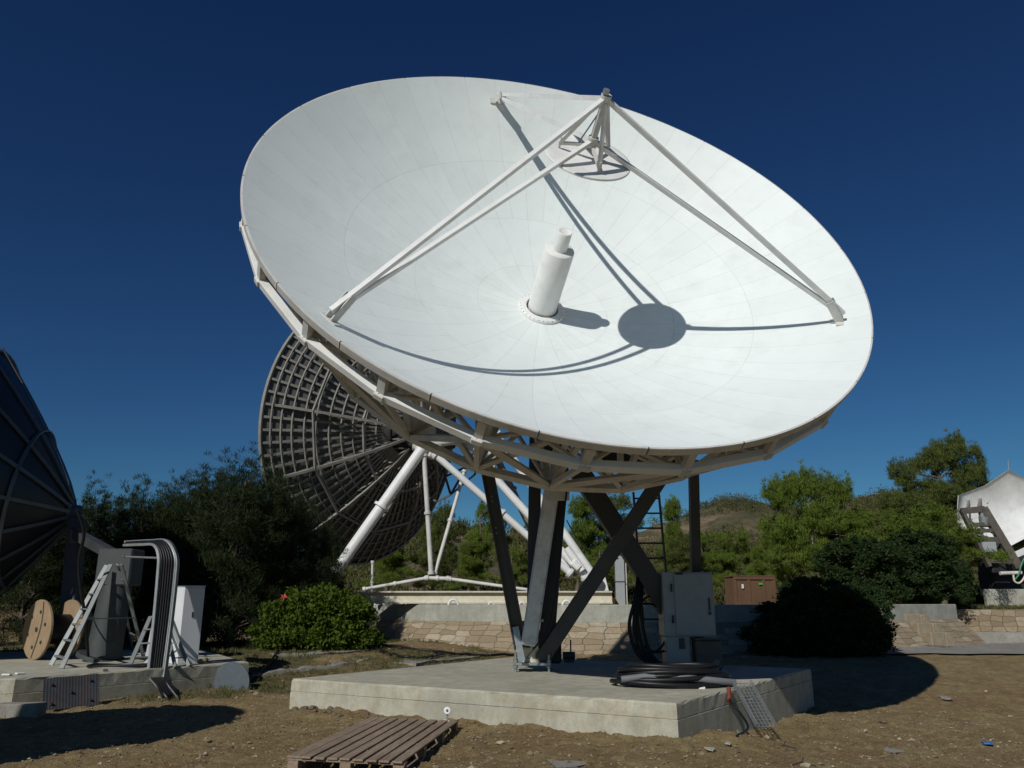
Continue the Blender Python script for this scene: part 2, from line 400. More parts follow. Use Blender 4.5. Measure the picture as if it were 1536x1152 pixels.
def gz(x, y):
    x = np.asarray(x, float); y = np.asarray(y, float)
    z = vnoise(x, y, .35, 4)*.06 + vnoise(x, y, 1.6, 4, 3)*.03 + vnoise(x, y, 7, 3, 5)*.034 + np.abs(vnoise(x, y, 14, 2, 15))*.03
    z = z*sst(1.5, 4, y)
    z = z - .25*sst(1.6, 4.2, x)*sst(19, 15.5, y)*sst(4, 9, y) - .06*sst(6, 9, x)*sst(30, 18, y)
    z = z + .36*sst(16.2, 20, y)*sst(.5, -3.5, x)*sst(32.5, 27, y)
    z = z + .09*sst(19, 24, y)*sst(-4, -1, x)*sst(34, 29, y)
    # spoil heap piled against the slab sides
    d = seg_dist(x, y, SLABA)
    heap = np.exp(-(d/.30)**2)*(.03+.07*vnoise(x, y, 3.6, 4, 8))
    z = z + np.clip(heap, 0, .2) + np.exp(-(((x+2.75)/.55)**2+((y-12.35)/.4)**2))*.11*(1+.9*vnoise(x, y, 6, 3, 2)) + np.exp(-(((x-2.75)/.45)**2+((y-10.5)/.4)**2))*.12
    # ground behind the retaining wall is a storey higher
    inside = sst(.15, .5, y-wall_y(x))*sst(-16, -13, x)*sst(17.8, 16.9, x)
    z = z*(1-inside) + 1.42*inside
    right = sst(36, 40, y)*sst(15, 18, x)
    z = z*(1-right) + right*1.25
    far = sst(41, 46, y); z = z*(1-far)+1.45*far
    return z
def gnd(px, py):
    z = 0.0
    for _ in range(12): p = onz(px, py, z); z = .5*z+.5*float(gz(p.x, p.y))
    return onz(px, py, z)
def axis_pts(lims):
    out = []
    for a, b, n in lims: out += list(np.linspace(a, b, n, endpoint=False))
    out.append(lims[-1][1]); return np.array(out)
gx = axis_pts([(-900, -120, 8), (-120, -25, 20), (-25, -9, 60), (-9, 9, 300), (9, 25, 60), (25, 120, 20), (120, 900, 8)])
gy = axis_pts([(-60, 0, 10), (0, 6, 30), (6, 16, 230), (16, 24, 80), (24, 48, 110), (48, 120, 20), (120, 1500, 12)])
GX, GY = np.meshgrid(gx, gy)
GZ = gz(GX, GY)
def grid_obj(name, X, Y, Z, m, kind='structure', smooth=True, vcol=None):
    ny, nx = X.shape; me = bpy.data.meshes.new(name)
    co = np.stack([X, Y, Z], -1).reshape(-1, 3).astype(np.float32)
    i = np.arange(ny-1)[:, None]*nx + np.arange(nx-1)[None, :]
    q = np.stack([i, i+1, i+nx+1, i+nx], -1).reshape(-1, 4)
    me.vertices.add(len(co)); me.vertices.foreach_set('co', co.ravel())
    me.loops.add(q.size); me.loops.foreach_set('vertex_index', q.ravel().astype(np.int32))
    me.polygons.add(len(q)); me.polygons.foreach_set('loop_start', np.arange(0, q.size, 4, dtype=np.int32)); me.polygons.foreach_set('loop_total', np.full(len(q), 4, np.int32))
    me.polygons.foreach_set('use_smooth', [smooth]*len(q)); me.update(calc_edges=True); me.validate()
    if vcol is not None:
        a = me.color_attributes.new('grassy', 'FLOAT_COLOR', 'POINT'); c = np.repeat(vcol.reshape(-1, 1), 4, 1).astype(np.float32); a.data.foreach_set('color', c.ravel())
    me.materials.append(m); o = bpy.data.objects.new(name, me); COL.objects.link(o); o['kind'] = kind; WM[o.name] = Matrix(); return o
def grassy(x, y):
    v = sst(.0, .4, vnoise(x, y, .5, 4, 9)+.35)*sst(13, 15, y)*sst(1.0, -2.0, x)*sst(31, 27, y)*.95
    v = np.maximum(v, .8*sst(41, 46, y))
    return v
grid_obj('ground', GX, GY, GZ, M['ground'], vcol=grassy(GX, GY))

RIDGE = [(-1300, 800), (-400, 800), (0, 800), (300, 830), (500, 815), (600, 790), (640, 787), (700, 800), (760, 797), (800, 790), (860, 800), (930, 798), (1000, 779), (1055, 760), (1085, 748), (1112, 744), (1145, 750), (1200, 760), (1250, 745), (1290, 736), (1340, 732), (1420, 738), (1480, 745), (1540, 765), (1700, 790), (2600, 810)]
def hill_obj():
    ts = np.linspace(-1.6, 1.6, 420); px = 768+ts*FPX*1.03
    py = np.interp(px, [r[0] for r in RIDGE], [r[1]+9 for r in RIDGE])
    Yr = np.interp(px, [0, 560, 700, 820, 950, 1110, 1250, 1500], [140, 110, 80, 85, 125, 150, 135, 130])
    # height of the ridge from its elevation angle
    d = np.stack([(px-768), FPX*math.cos(PITCH)-(576-py)*math.sin(PITCH), FPX*math.sin(PITCH)+(576-py)*math.cos(PITCH)], -1)
    H = 1.6 + d[:, 2]/d[:, 1]*Yr; tx = d[:, 0]/d[:, 1]
    us = np.concatenate([np.linspace(0, 1, 90), np.linspace(1.03, 2.2, 20)])
    U, T = np.meshgrid(us, np.arange(len(ts)), indexing='ij')
    Y = 52 + (Yr[T]-52)*U; X = tx[T]*Y
    s = np.where(U <= 1, .45*U+.55*U**1.8, 1-.6*np.maximum(U-1, 0)**1.3)
    Z = 1.2 + (H[T]-1.2)*s
    Z = Z + vnoise(X, Y, .045, 5, 4)*3.2*sst(0, .5, U)*sst(1.35, .85, U) + vnoise(X, Y, .25, 4, 6)*1.1*sst(0, .3, U)
    return X, Y, Z
HX, HY, HZ = hill_obj()
grid_obj('hills', HX, HY, HZ, M['hill'])

def outline_len(pts):
    return sum(math.hypot(b[0]-a[0], b[1]-a[1]) for a, b in zip(pts, pts[1:]))
def sub_outline(pts, step=.14):
    out = []
    for a, b in zip(pts, pts[1:]+pts[:1]):
        n = max(1, int(math.hypot(b[0]-a[0], b[1]-a[1])/step))
        for i in range(n): out.append((a[0]+(b[0]-a[0])*i/n, a[1]+(b[1]-a[1])*i/n))
    return out
def slab(pts, z0, z1, groove=None, chip=.038):
    o = sub_outline(pts); cx = sum(p[0] for p in pts)/len(pts); cy = sum(p[1] for p in pts)/len(pts); n = len(o)
    def ring(inset, z, jit):
        r = []
        for (x, y) in o:
            d = math.hypot(x-cx, y-cy); j = inset + random.uniform(0, jit)
            r.append((x+(cx-x)/d*j, y+(cy-y)/d*j, z+random.uniform(-jit, jit)*.35))
        return r
    rings = [ring(0, z0, 0)]
    if groove: rings += [ring(0, groove-.008, .004), ring(.018, groove, .003), ring(.004, groove+.008, .006)]
    rings += [ring(0.003, z1-.028, chip*.5), ring(.012, z1-.010, chip*.6), ring(.034, z1, 0.004)]
    mb = MB(); vs = [p for r in rings for p in r]; k = len(rings)
    fs = [(j*n+i, j*n+(i+1) % n, (j+1)*n+(i+1) % n, (j+1)*n+i) for j in range(k-1) for i in range(n)]
    fs.append(tuple((k-1)*n+i for i in range(n))); mb.add(vs, fs); return mb
top('antenna_slab', slab(SLABA, -.5, .45, .265), M['concrete'], 'pale concrete foundation slab under the big white dish antenna', 'foundation', origin=Vector((1, 14, 0)))
top('antenna_slab', slab(SLABB, -.5, .45, .22), M['concrete'], 'concrete foundation slab at the left carrying the cable reels and step ladders', 'foundation', origin=Vector((-9, 16, 0)))

# ------------------------------------------------------------------ vegetation
def quads_mesh(name, co, m, sm=False):       # co: (n,4,3) or (n,3,3)
    n, k = co.shape[0], co.shape[1]; me = bpy.data.meshes.new(name)
    me.vertices.add(n*k); me.vertices.foreach_set('co', co.reshape(-1).astype(np.float32))
    me.loops.add(n*k); me.loops.foreach_set('vertex_index', np.arange(n*k, dtype=np.int32))
    me.polygons.add(n); me.polygons.foreach_set('loop_start', np.arange(0, n*k, k, dtype=np.int32)); me.polygons.foreach_set('loop_total', np.full(n, k, np.int32))
    me.update(calc_edges=True); me.materials.append(m); return me
def rdir(n):
    v = RNG.normal(size=(n, 3)); return v/np.linalg.norm(v, axis=1, keepdims=True)
def leaves(centres, radii, per, ln, wd, up=.3, droop=0.0, radial=.6):
    """small leaf quads grown round cluster centres; returns (n,4,3)"""
    c = np.repeat(centres, per, 0); r = np.repeat(radii, per)[:, None]; n = len(c)
    off = rdir(n)*RNG.random((n, 1))**.45; pos = c + off*r*np.array([1, 1, .75])
    d = rdir(n)*(1-radial) + off*radial; d[:, 2] += up - droop; d /= np.linalg.norm(d, axis=1, keepdims=True)
    s = np.cross(d, rdir(n)); s /= np.linalg.norm(s, axis=1, keepdims=True)+1e-9
    L = ln*RNG.uniform(.6, 1.4, (n, 1)); Wd = wd*RNG.uniform(.6, 1.4, (n, 1))
    return np.stack([pos - s*Wd*.5, pos + d*L*.5 - s*Wd*.5*.9, pos + d*L, pos + s*Wd*.5 + d*L*.25], 1)
def crown_points(lobes, n):
    P = []; W = np.array([l[3]*l[4]*l[5] for l in lobes]); W = W/W.sum()
    for l, w in zip(lobes, W):
        k = max(4, int(n*w)); u = rdir(k)*(RNG.random((k, 1))**.38)
        P.append(np.array(l[:3]) + u*np.array(l[3:6]))
    return np.concatenate(P)
def limb(mb, p, q, r0, r1, wob=.12, n=5):
    p = Vector(p); q = Vector(q); L = (q-p).length; pts = []; rs = []
    for i in range(n+1):
        t = i/n; j = Vector((random.gauss(0, 1), random.gauss(0, 1), random.gauss(0, .6)))*wob*L*.18*math.sin(PI*t)
        pts.append(p.lerp(q, t)+j+Vector((0, 0, L*.06*math.sin(PI*t)))); rs.append(r0+(r1-r0)*t)
    mb.pipe(pts, rs, 6); return pts
def tree_mesh(H, lobes, nclus, crad, per, ln, wd, trunk_r, leafm, barkm, lean=(0, 0), up=.3, radial=.6, trunk_top=.9, spiky=0):
    tb = MB(); topp = Vector((lean[0], lean[1], H*trunk_top)); tp = limb(tb, (0, 0, -.3), topp, trunk_r, trunk_r*.25, .25, 8)
    pts = crown_points(lobes, nclus)
    for l in lobes:
        z = min(max(l[2]-l[5]*.8, H*.12), H*.8); k = min(range(len(tp)), key=lambda i: abs(tp[i].z-z))
        limb(tb, tp[k], l[:3], trunk_r*.42, trunk_r*.12)
        for _ in range(4):
            u = rdir(1)[0]*.8; q = Vector(l[:3])+Vector((u[0]*l[3], u[1]*l[4], u[2]*l[5])); limb(tb, Vector(l[:3]).lerp(tp[k], .3), q, trunk_r*.16, trunk_r*.05)
    for i in RNG.choice(len(pts), min(len(pts), 45), replace=False):
        c = Vector(pts[i]); k = min(range(len(tp)), key=lambda j: (tp[j]-c).length+abs(tp[j].z-c.z+.5)); limb(tb, c.lerp(tp[k], .6), c, trunk_r*.09, trunk_r*.03)
    rr = crad*RNG.uniform(.5, 1.35, len(pts))
    lv = leaves(pts, rr, per, ln, wd, up, 0, radial)
    if spiky:      # sprigs standing out of the outline
        ctr = np.mean(pts, 0); out = pts[np.argsort(-(pts[:, 2]+.3*np.linalg.norm(pts[:, :2]-ctr[:2], axis=1)))[:max(10, len(pts)//4)]]
        k = 5; c2 = np.concatenate([out + np.array([0, 0, 1])*crad*(.9+.45*j)*spiky*RNG.uniform(.3, 1, (len(out), 1)) + RNG.normal(size=(len(out), 3))*crad*.12 for j in range(k)])
        lv = np.concatenate([lv, leaves(c2, np.full(len(c2), crad*.30), max(6, per//7), ln, wd, .8, 0, .3)])
    return tb, lv
TREES = {}
def make_tree(kind, name, base, label, group, cat, args, rz=0, sc=1.0):
    root = thing(name, base, label, cat, group, rz)
    if kind not in TREES:
        tb, lv = tree_mesh(**args)
        me = quads_mesh('crown', lv, args['leafm'])
        tm = bpy.data.meshes.new('trunk'); tm.from_pydata(tb.v, [], tb.f); tm.polygons.foreach_set('use_smooth', tb.sm); tm.materials.append(args['barkm']); tm.update()
        TREES[kind] = (tm, me)
    tm, me = TREES[kind]
    root.scale = (sc,)*3 if not isinstance(sc, tuple) else sc
    for nm, d in (('trunk', tm), ('crown', me)):
        o = bpy.data.objects.new(nm, d); COL.objects.link(o); o.parent = root
    return root
# dark feathery trees at the left (in front of the far antenna)
def feathery(H, seed):
    r = random.Random(seed); L = []
    for i in range(7):
        a = r.uniform(0, 2*PI); q = r.uniform(.1, .30)*H; L.append((math.cos(a)*q, math.sin(a)*q*.8, H*r.uniform(.30, .80), H*.17, H*.17, H*.19))
    L.append((0, 0, H*.55, H*.2, H*.2, H*.35)); L.append((H*.05, 0, H*.82, H*.10, H*.10, H*.13))
    for i in range(5): a = i*1.26+seed; L.append((math.cos(a)*H*.2, math.sin(a)*H*.16, H*.15, H*.16, H*.14, H*.17))
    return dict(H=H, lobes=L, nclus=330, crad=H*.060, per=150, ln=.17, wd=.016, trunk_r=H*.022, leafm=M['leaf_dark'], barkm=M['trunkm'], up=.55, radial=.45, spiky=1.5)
GF = 'dark feathery trees behind the left slab'
def tree_at(kind, name, px, ptop, Y, zb, label, group, args_fn, cat='tree', rz=0, H0=6.0, wid=1.0, zs=1.0):
    p = ony(px, ptop, Y); H = p.z-zb; s = H/H0
    make_tree(kind, name, (p.x, p.y, zb), label, group, cat, args_fn, rz, (s*wid, s*wid, s*zs))
FA = [feathery(6.0, 3), feathery(6.0, 8), feathery(6.0, 21)]
for i, (px, pt, Y, w, lab) in enumerate([
    (60, 775, 25, 1.3, 'dark feathery tree half hidden behind the dark dish at the left edge'),
    (150, 738, 27, 1.25, 'dark feathery tree just right of the dark dish, its top in front of the sky'),
    (218, 730, 24.5, 1.0, 'narrow dark feathery tree with a thin tuft, above the galvanised cable tray arch'),
    (268, 722, 26, 1.05, 'dark feathery tree above the white cabinet'),
    (322, 704, 25, 1.0, 'dark feathery tree left of the tallest one in the dark group'),
    (372, 690, 24, 1.15, 'tallest dark feathery tree just left of the grey ribbed dish back'),
    (446, 752, 25.5, 1.0, 'dark feathery tree in front of the lower ribbed dish back'),
    (486, 795, 25.5, .95, 'low dark feathery tree hiding the foot of the thick white tube'),
    (408, 728, 27.5, 1.0, 'dark feathery tree overlapping the left lower edge of the ribbed dish back'),
    (300, 770, 28, 1.2, 'low dark feathery tree in the gap right of the white cabinet')]):
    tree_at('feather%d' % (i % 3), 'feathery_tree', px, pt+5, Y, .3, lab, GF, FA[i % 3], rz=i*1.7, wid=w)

def pine(H, seed, m, n=260, flat=.85, wide=.27, crown0=.28):
    r = random.Random(seed); L = []
    for i in range(11):
        z = r.uniform(crown0, .92); a = r.uniform(0, 2*PI); q = wide*H*(1.1-abs(z-.45))*r.uniform(.4, 1)
        L.append((math.cos(a)*q, math.sin(a)*q, H*z, H*.13, H*.13, H*.085*flat))
    L.append((0, 0, H*.5, H*.17, H*.17, H*.22))
    return dict(H=H, lobes=L, nclus=n, crad=H*.042, per=120, ln=.22, wd=.026, trunk_r=H*.024, leafm=m, barkm=M['trunkm'], up=.9, radial=.45, spiky=.9)
PA = [pine(8, 5, M['leaf_pine']), pine(8, 14, M['leaf_pine2']), pine(8, 33, M['leaf_pine'], wide=.34)]
GP = 'green pines beyond the stone retaining wall'
for i, (px, pt, Y, w, lab) in enumerate([
    (585, 800, 46, 1.3, 'low green pine behind the left end of the white ring beam'),
    (668, 760, 52, .8, 'narrow green pine right of the ribbed dish back, left of the thin white stay'),
    (722, 748, 50, .8, 'slim tall pine against the sky just left of the dark slanting leg'),
    (705, 815, 44, 1.4, 'broad green pine low behind the thin white stays'),
    (655, 812, 47, 1.2, 'green pine low between the ribbed dish back and the thin stays'),
    (768, 822, 46, .9, 'small pine between the two dark slanting legs, below the rocky slope'),
    (868, 748, 50, 1.0, 'pine seen left of the crossing dark braces, its top by the white truss'),
    (922, 745, 52, 1.0, 'pine seen above the crossing of the dark braces'),
    (900, 815, 42, 1.3, 'broad pine below the crossing of the dark braces'),
    (1002, 752, 54, .7, 'thin pine behind the dark ladder'),
    (1020, 805, 45, 1.2, 'pine low behind the grey cabinet top'),
    (1085, 795, 47, 1.2, 'pine on the slope left of the large light green pine, behind the crate'),
    (1130, 822, 43, 1.0, 'low pine behind the brown wooden crate')]):
    tree_at('pine%d' % (i % 3), 'pine_tree', px, pt, Y, 1.3, lab, GP, PA[i % 3], rz=i*2.1, wid=w, H0=8)
# two big pines on the right
BIG1 = dict(H=9, lobes=[(-1.7, 0, 6.9, 1.25, 1.2, 1.1), (-.2, .3, 7.4, 1.1, 1.1, 1.25), (1.5, 0, 7.2, 1.1, 1.1, 1.15), (-1.6, .2, 4.7, 1.5, 1.4, 1.2), (.6, 0, 5.4, 1.7, 1.5, 1.3), (2.2, 0, 4.6, 1.2, 1.2, 1.0), (-2.1, 0, 2.9, 1.2, 1.2, .9), (.2, 0, 3.1, 1.8, 1.4, 1.0), (2.5, 0, 2.6, 1.2, 1.2, .8)],
            nclus=620, crad=.36, per=110, ln=.26, wd=.028, trunk_r=.17, leafm=M['leaf_pine'], barkm=M['palebark'], up=.95, radial=.4, spiky=1.0)
p = ony(1212, 700, 44)
make_tree('big1', 'pine_tree', (p.x, p.y, 1.3), 'large light green pine with a bare pale trunk showing, right of the white dish', GP, 'tree', BIG1, 0, ((p.z-1.3)/9*1.05, (p.z-1.3)/9, (p.z-1.3)/9))
BIG2 = dict(H=11, lobes=[(1.9, 0, 9.6, 1.1, 1.1, 1.15), (.6, 0, 8.9, 1.2, 1.2, .9), (3.6, 0, 9.0, .65, .7, 1.0), (2.9, 0, 8.0, 1.3, 1.2, .9), (-1.3, 0, 8.2, 1.0, 1.0, .75), (.2, 0, 7.1, 1.9, 1.4, 1.0), (2.4, 0, 6.4, 1.9, 1.4, 1.0), (-2.2, 0, 6.3, 1.3, 1.2, .9), (-1.0, 0, 4.8, 1.9, 1.5, 1.1), (1.8, 0, 4.4, 2.0, 1.5, 1.1), (3.6, 0, 4.9, 1.2, 1.2, 1.0)],
            nclus=680, crad=.36, per=105, ln=.26, wd=.028, trunk_r=.2, leafm=M['leaf_pine2'], barkm=M['trunkm'], up=.9, radial=.4, spiky=.8, lean=(.8, 0))
p = ony(1378, 652, 48)
make_tree('big2', 'pine_tree', (p.x, p.y, 1.3), 'tallest pine on the right, rising left of the far white dish', GP, 'tree', BIG2, 0, ((p.z-1.3)/11*.95, (p.z-1.3)/11, (p.z-1.3)/11))
for k_, (px, pt, Y, w, lab) in enumerate([(1296, 765, 44, 1.5, 'lower green pine between the two biggest pines'), (1345, 742, 46, 1.5, 'green pine against the sky just left of the tallest pine'),
    (1428, 722, 50, 1.3, 'green pine behind the upper left edge of the far white dish'), (1175, 775, 47, 1.2, 'green pine low at the left flank of the large light green pine'), (1262, 772, 46, 1.2, 'green pine low at the right flank of the large light green pine'),
    (1392, 758, 44, 1.7, 'broad green pine filling the foot of the tallest pine'), (1055, 800, 46, 1.2, 'low green pine left of the dark vertical post, above the cabinet')]):
    tree_at('pine%d' % (k_ % 3), 'pine_tree', px, pt, Y, 1.3, lab, GP, PA[k_ % 3], rz=2.2+k_, wid=w, H0=8)
# broad leaved dark trees on the right platform
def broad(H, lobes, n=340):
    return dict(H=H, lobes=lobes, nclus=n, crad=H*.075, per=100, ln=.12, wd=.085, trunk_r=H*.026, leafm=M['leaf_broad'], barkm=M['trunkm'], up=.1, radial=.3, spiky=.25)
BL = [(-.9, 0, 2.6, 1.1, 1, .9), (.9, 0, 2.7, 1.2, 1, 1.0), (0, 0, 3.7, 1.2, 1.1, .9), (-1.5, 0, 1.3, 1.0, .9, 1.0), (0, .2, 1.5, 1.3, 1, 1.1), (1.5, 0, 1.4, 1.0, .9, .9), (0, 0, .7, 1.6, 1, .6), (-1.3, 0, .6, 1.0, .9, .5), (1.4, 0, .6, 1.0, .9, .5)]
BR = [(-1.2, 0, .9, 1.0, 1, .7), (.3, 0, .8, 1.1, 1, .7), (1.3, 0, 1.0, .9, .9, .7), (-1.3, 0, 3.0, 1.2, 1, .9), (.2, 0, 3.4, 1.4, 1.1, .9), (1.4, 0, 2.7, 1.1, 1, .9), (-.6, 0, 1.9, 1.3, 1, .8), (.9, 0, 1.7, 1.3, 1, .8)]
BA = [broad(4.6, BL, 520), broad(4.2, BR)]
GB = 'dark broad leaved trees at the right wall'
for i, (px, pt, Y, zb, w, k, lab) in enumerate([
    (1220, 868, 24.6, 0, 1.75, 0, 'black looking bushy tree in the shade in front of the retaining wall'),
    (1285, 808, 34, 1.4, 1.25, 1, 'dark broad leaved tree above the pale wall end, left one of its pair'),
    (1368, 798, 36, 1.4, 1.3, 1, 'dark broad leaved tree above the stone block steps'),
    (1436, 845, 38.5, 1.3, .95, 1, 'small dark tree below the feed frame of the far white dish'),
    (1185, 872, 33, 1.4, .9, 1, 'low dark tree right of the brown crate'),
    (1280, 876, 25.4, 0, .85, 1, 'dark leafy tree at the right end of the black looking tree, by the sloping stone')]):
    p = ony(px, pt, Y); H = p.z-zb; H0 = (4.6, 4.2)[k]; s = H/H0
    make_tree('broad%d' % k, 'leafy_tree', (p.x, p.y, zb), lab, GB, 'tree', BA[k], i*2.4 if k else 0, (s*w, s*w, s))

# clipped leafy bush
p0 = ony(466, 940, 21.5); p0.z = float(gz(p0.x, p0.y))
root = thing('leafy_bush', (p0.x, p0.y+.6, p0.z-.05), 'rounded bright green leafy bush with a red flower, left of the stone wall', 'bush')
px2m = p0.y/FPX*1.03
bl = [(0, 0, .8, 1.3, .9, .75), (-.85, 0, .65, .75, .8, .6), (.9, 0, .7, .75, .8, .62), (-.2, 0, 1.15, 1.0, .8, .5), (.5, 0, 1.1, .8, .7, .5), (0, 0, .35, 1.65, .9, .4)]
pts = crown_points(bl, 420); pts = pts[pts[:, 2] > .05]
lv = leaves(pts, np.full(len(pts), .2), 90, .085, .06, .15, 0, .5)
me = quads_mesh('foliage', lv, M['leaf_bush']); o = bpy.data.objects.new('foliage', me); COL.objects.link(o); o.parent = root
sb = MB()
for k in range(9):
    a = k*.7; limb(sb, (0, 0, -.1), (math.cos(a)*1.2, math.sin(a)*.6, .9+.2*math.sin(k)), .03, .008)
o = mk('stem', sb, M['twig'], root, wm(root))
fb = MB()
for k in range(5):
    a = k*2*PI/5; fb.add([(0, 0, 0), (math.cos(a-.4)*.06, math.sin(a-.4)*.06, .02), (math.cos(a)*.09, math.sin(a)*.09, .03), (math.cos(a+.4)*.06, math.sin(a+.4)*.06, .02)], [(0, 1, 2, 3)])
fl = mk('flower', fb, M['flower'], root, Matrix.Translation(wm(root).translation+Vector((-.72, -.55, 1.35))) @ Matrix.Rotation(rad(60), 4, 'X'))
bsc = p0.y/20.6; root.scale = (bsc, bsc, bsc*1.0)

# hillside scrub (nobody could count it)
idx = []
U = np.linspace(0, 1, HX.shape[0])
prob = RNG.random(HX.shape); sel = (prob < .5)
dens = vnoise(HX, HY, .06, 4, 12)
sel &= (dens > -.42+.30*np.linspace(0, 1.9, HX.shape[0])[:, None]**2*.35) & (np.abs(HX/HY) < .95)
sel[95:] = False
c = np.stack([HX[sel], HY[sel], HZ[sel]], -1); c = c + RNG.normal(size=c.shape)*np.array([.5, .5, 0])
if len(c) > 9500: c = c[RNG.choice(len(c), 9500, replace=False)]
rr = RNG.uniform(.35, 1.0, len(c))*(.75+.006*c[:, 1]); c[:, 2] += rr*.35
lv = leaves(c, rr, 60, .30, .13, .4, 0, .5)
me = quads_mesh('hill_scrub', lv, M['scrub']); o = bpy.data.objects.new('hill_scrub', me); COL.objects.link(o)
tag(o, 'olive green scrub scattered over the rocky hillside', 'scrub', kind='stuff')

# grass tufts
n = 9000; X = RNG.uniform(-14, 2, n); Y = RNG.uniform(14, 29.5, n)
keep = (grassy(X, Y) > .45) & (seg_dist(X, Y, SLABA) > .15)
def inpoly(x, y, pts):
    c = np.zeros(x.shape, bool); n = len(pts)
    for i in range(n):
        x1, y1 = pts[i]; x2, y2 = pts[(i+1) % n]
        cond = ((y1 > y) != (y2 > y)) & (x < (x2-x1)*(y-y1)/(y2-y1+1e-12)+x1); c ^= cond
    return c
keep &= ~inpoly(X, Y, SLABA) & ~inpoly(X, Y, SLABB)
X, Y = X[keep], Y[keep]; c = np.stack([X, Y, gz(X, Y)], -1)
lv = leaves(c, np.full(len(c), .07), 9, .07, .012, 1.4, 0, .1)
c2n = 500; X2 = RNG.uniform(15, 26, c2n); Y2 = RNG.uniform(38.5, 41, c2n); c2 = np.stack([X2, Y2, gz(X2, Y2)], -1)
lv = np.concatenate([lv, leaves(c2, np.full(c2n, .15), 18, .2, .03, 1.2, 0, .1)])
n3_ = 2600; X3 = RNG.uniform(-8, 10, n3_); Y3 = RNG.uniform(7, 17, n3_); k3 = ~inpoly(X3, Y3, SLABA) & ~inpoly(X3, Y3, SLABB) & (vnoise(X3, Y3, .8, 3, 31) > .08); X3, Y3 = X3[k3], Y3[k3]
lv = np.concatenate([lv, leaves(np.stack([X3, Y3, gz(X3, Y3)], -1), np.full(len(X3), .035), 5, .045, .006, .7, 0, .1)])
me = quads_mesh('grass', lv, M['grass']); o = bpy.data.objects.new('grass', me); COL.objects.link(o)
tag(o, 'short dry grass and moss on the dirt behind the slabs', 'grass', kind='stuff')

# gravel and loose stones
def rocks(n, xr, yr, smin, smax, p=3.0, ymax_d=None):
    X = RNG.uniform(*xr, n); Y = RNG.uniform(yr[0]**.5, yr[1]**.5, n)**2
    k = ~inpoly(X, Y, SLABA) & ~inpoly(X, Y, SLABB) & (np.abs(X) < Y*.75+1)
    X, Y = X[k], Y[k]; n = len(X); s = smin+(smax-smin)*RNG.random(n)**p
    oct_ = np.array([[1, 0, 0], [0, 1, 0], [-1, 0, 0], [0, -1, 0], [0, 0, 1], [0, 0, -1], [.6, .6, .5], [-.6, .5, .5], [-.5, -.6, .5], [.6, -.5, .5]])
    F = np.array([[0, 6, 4], [6, 1, 4], [1, 7, 4], [7, 2, 4], [2, 8, 4], [8, 3, 4], [3, 9, 4], [9, 0, 4], [0, 1, 6], [1, 2, 7], [2, 3, 8], [3, 0, 9]])
    a = RNG.uniform(0, 2*PI, n); ca, sa = np.cos(a), np.sin(a)
    V = oct_[None]*(1+RNG.uniform(-.25, .25, (n, 10, 3)))*np.stack([s, s*RNG.uniform(.6, 1, n), s*RNG.uniform(.4, .75, n)], -1)[:, None, :]
    x = V[..., 0]*ca[:, None]-V[..., 1]*sa[:, None]; y = V[..., 0]*sa[:, None]+V[..., 1]*ca[:, None]
    P = np.stack([x+X[:, None], y+Y[:, None], V[..., 2]+(gz(X, Y)+s*.12)[:, None]], -1)
    return P[:, F].reshape(-1, 3, 3)
tri = np.concatenate([rocks(15000, (-9, 10), (6, 18), .006, .022), rocks(1500, (-9, 11), (6, 26), .015, .045, 4), rocks(7000, (-8, 9), (6.5, 14), .010, .026, 2), rocks(260, (-8, 11), (7, 24), .04, .09, 3)])
# clods along the slab foot
nn = 260; t = RNG.random(nn); sgi = RNG.integers(0, 2, nn)
a_ = np.array(SLABA); A0 = np.where(sgi[:, None] == 0, a_[0], a_[1]); A1 = np.where(sgi[:, None] == 0, a_[1], a_[2])
me = quads_mesh('gravel', tri, M['loose']); o = bpy.data.objects.new('gravel', me); COL.objects.link(o)
tag(o, 'loose stones and gravel strewn over the dirt', 'gravel', kind='stuff')
gr = 'dirt clods by the slab foot'
for k in range(26):
    if k < 17: t = .06+.26*random.random(); q = Vector((-3.43+5.37*t, 13.2-3.13*t, 0))+Vector((-.5, -.86, 0))*random.uniform(.12, .5)
    else: t = random.random(); q = Vector((-3.43+5.37*t, 13.2-3.13*t, 0))+Vector((-.5, -.86, 0))*random.uniform(.1, .4)
    s = random.uniform(.02, .055); mb = MB(); pr = []
    import bmesh
    bm = bmesh.new(); bmesh.ops.create_icosphere(bm, subdivisions=2, radius=s)
    for v in bm.verts: v.co *= 1+.25*math.sin(v.co.x*90+k)*math.cos(v.co.y*80+k*2); v.co.z *= .7
    mb.add([v.co.copy() for v in bm.verts], [[v.index for v in f.verts] for f in bm.faces]); bm.free()
    z = float(gz(q.x, q.y)); W = Matrix.Translation((q.x, q.y, z+s*.3))
    o = mk('dirt_clod', mb, M['clod'], None, W)
    tag(o, 'rough brown clod lying in the row of clods at the foot of the pale slab', 'clod', gr)

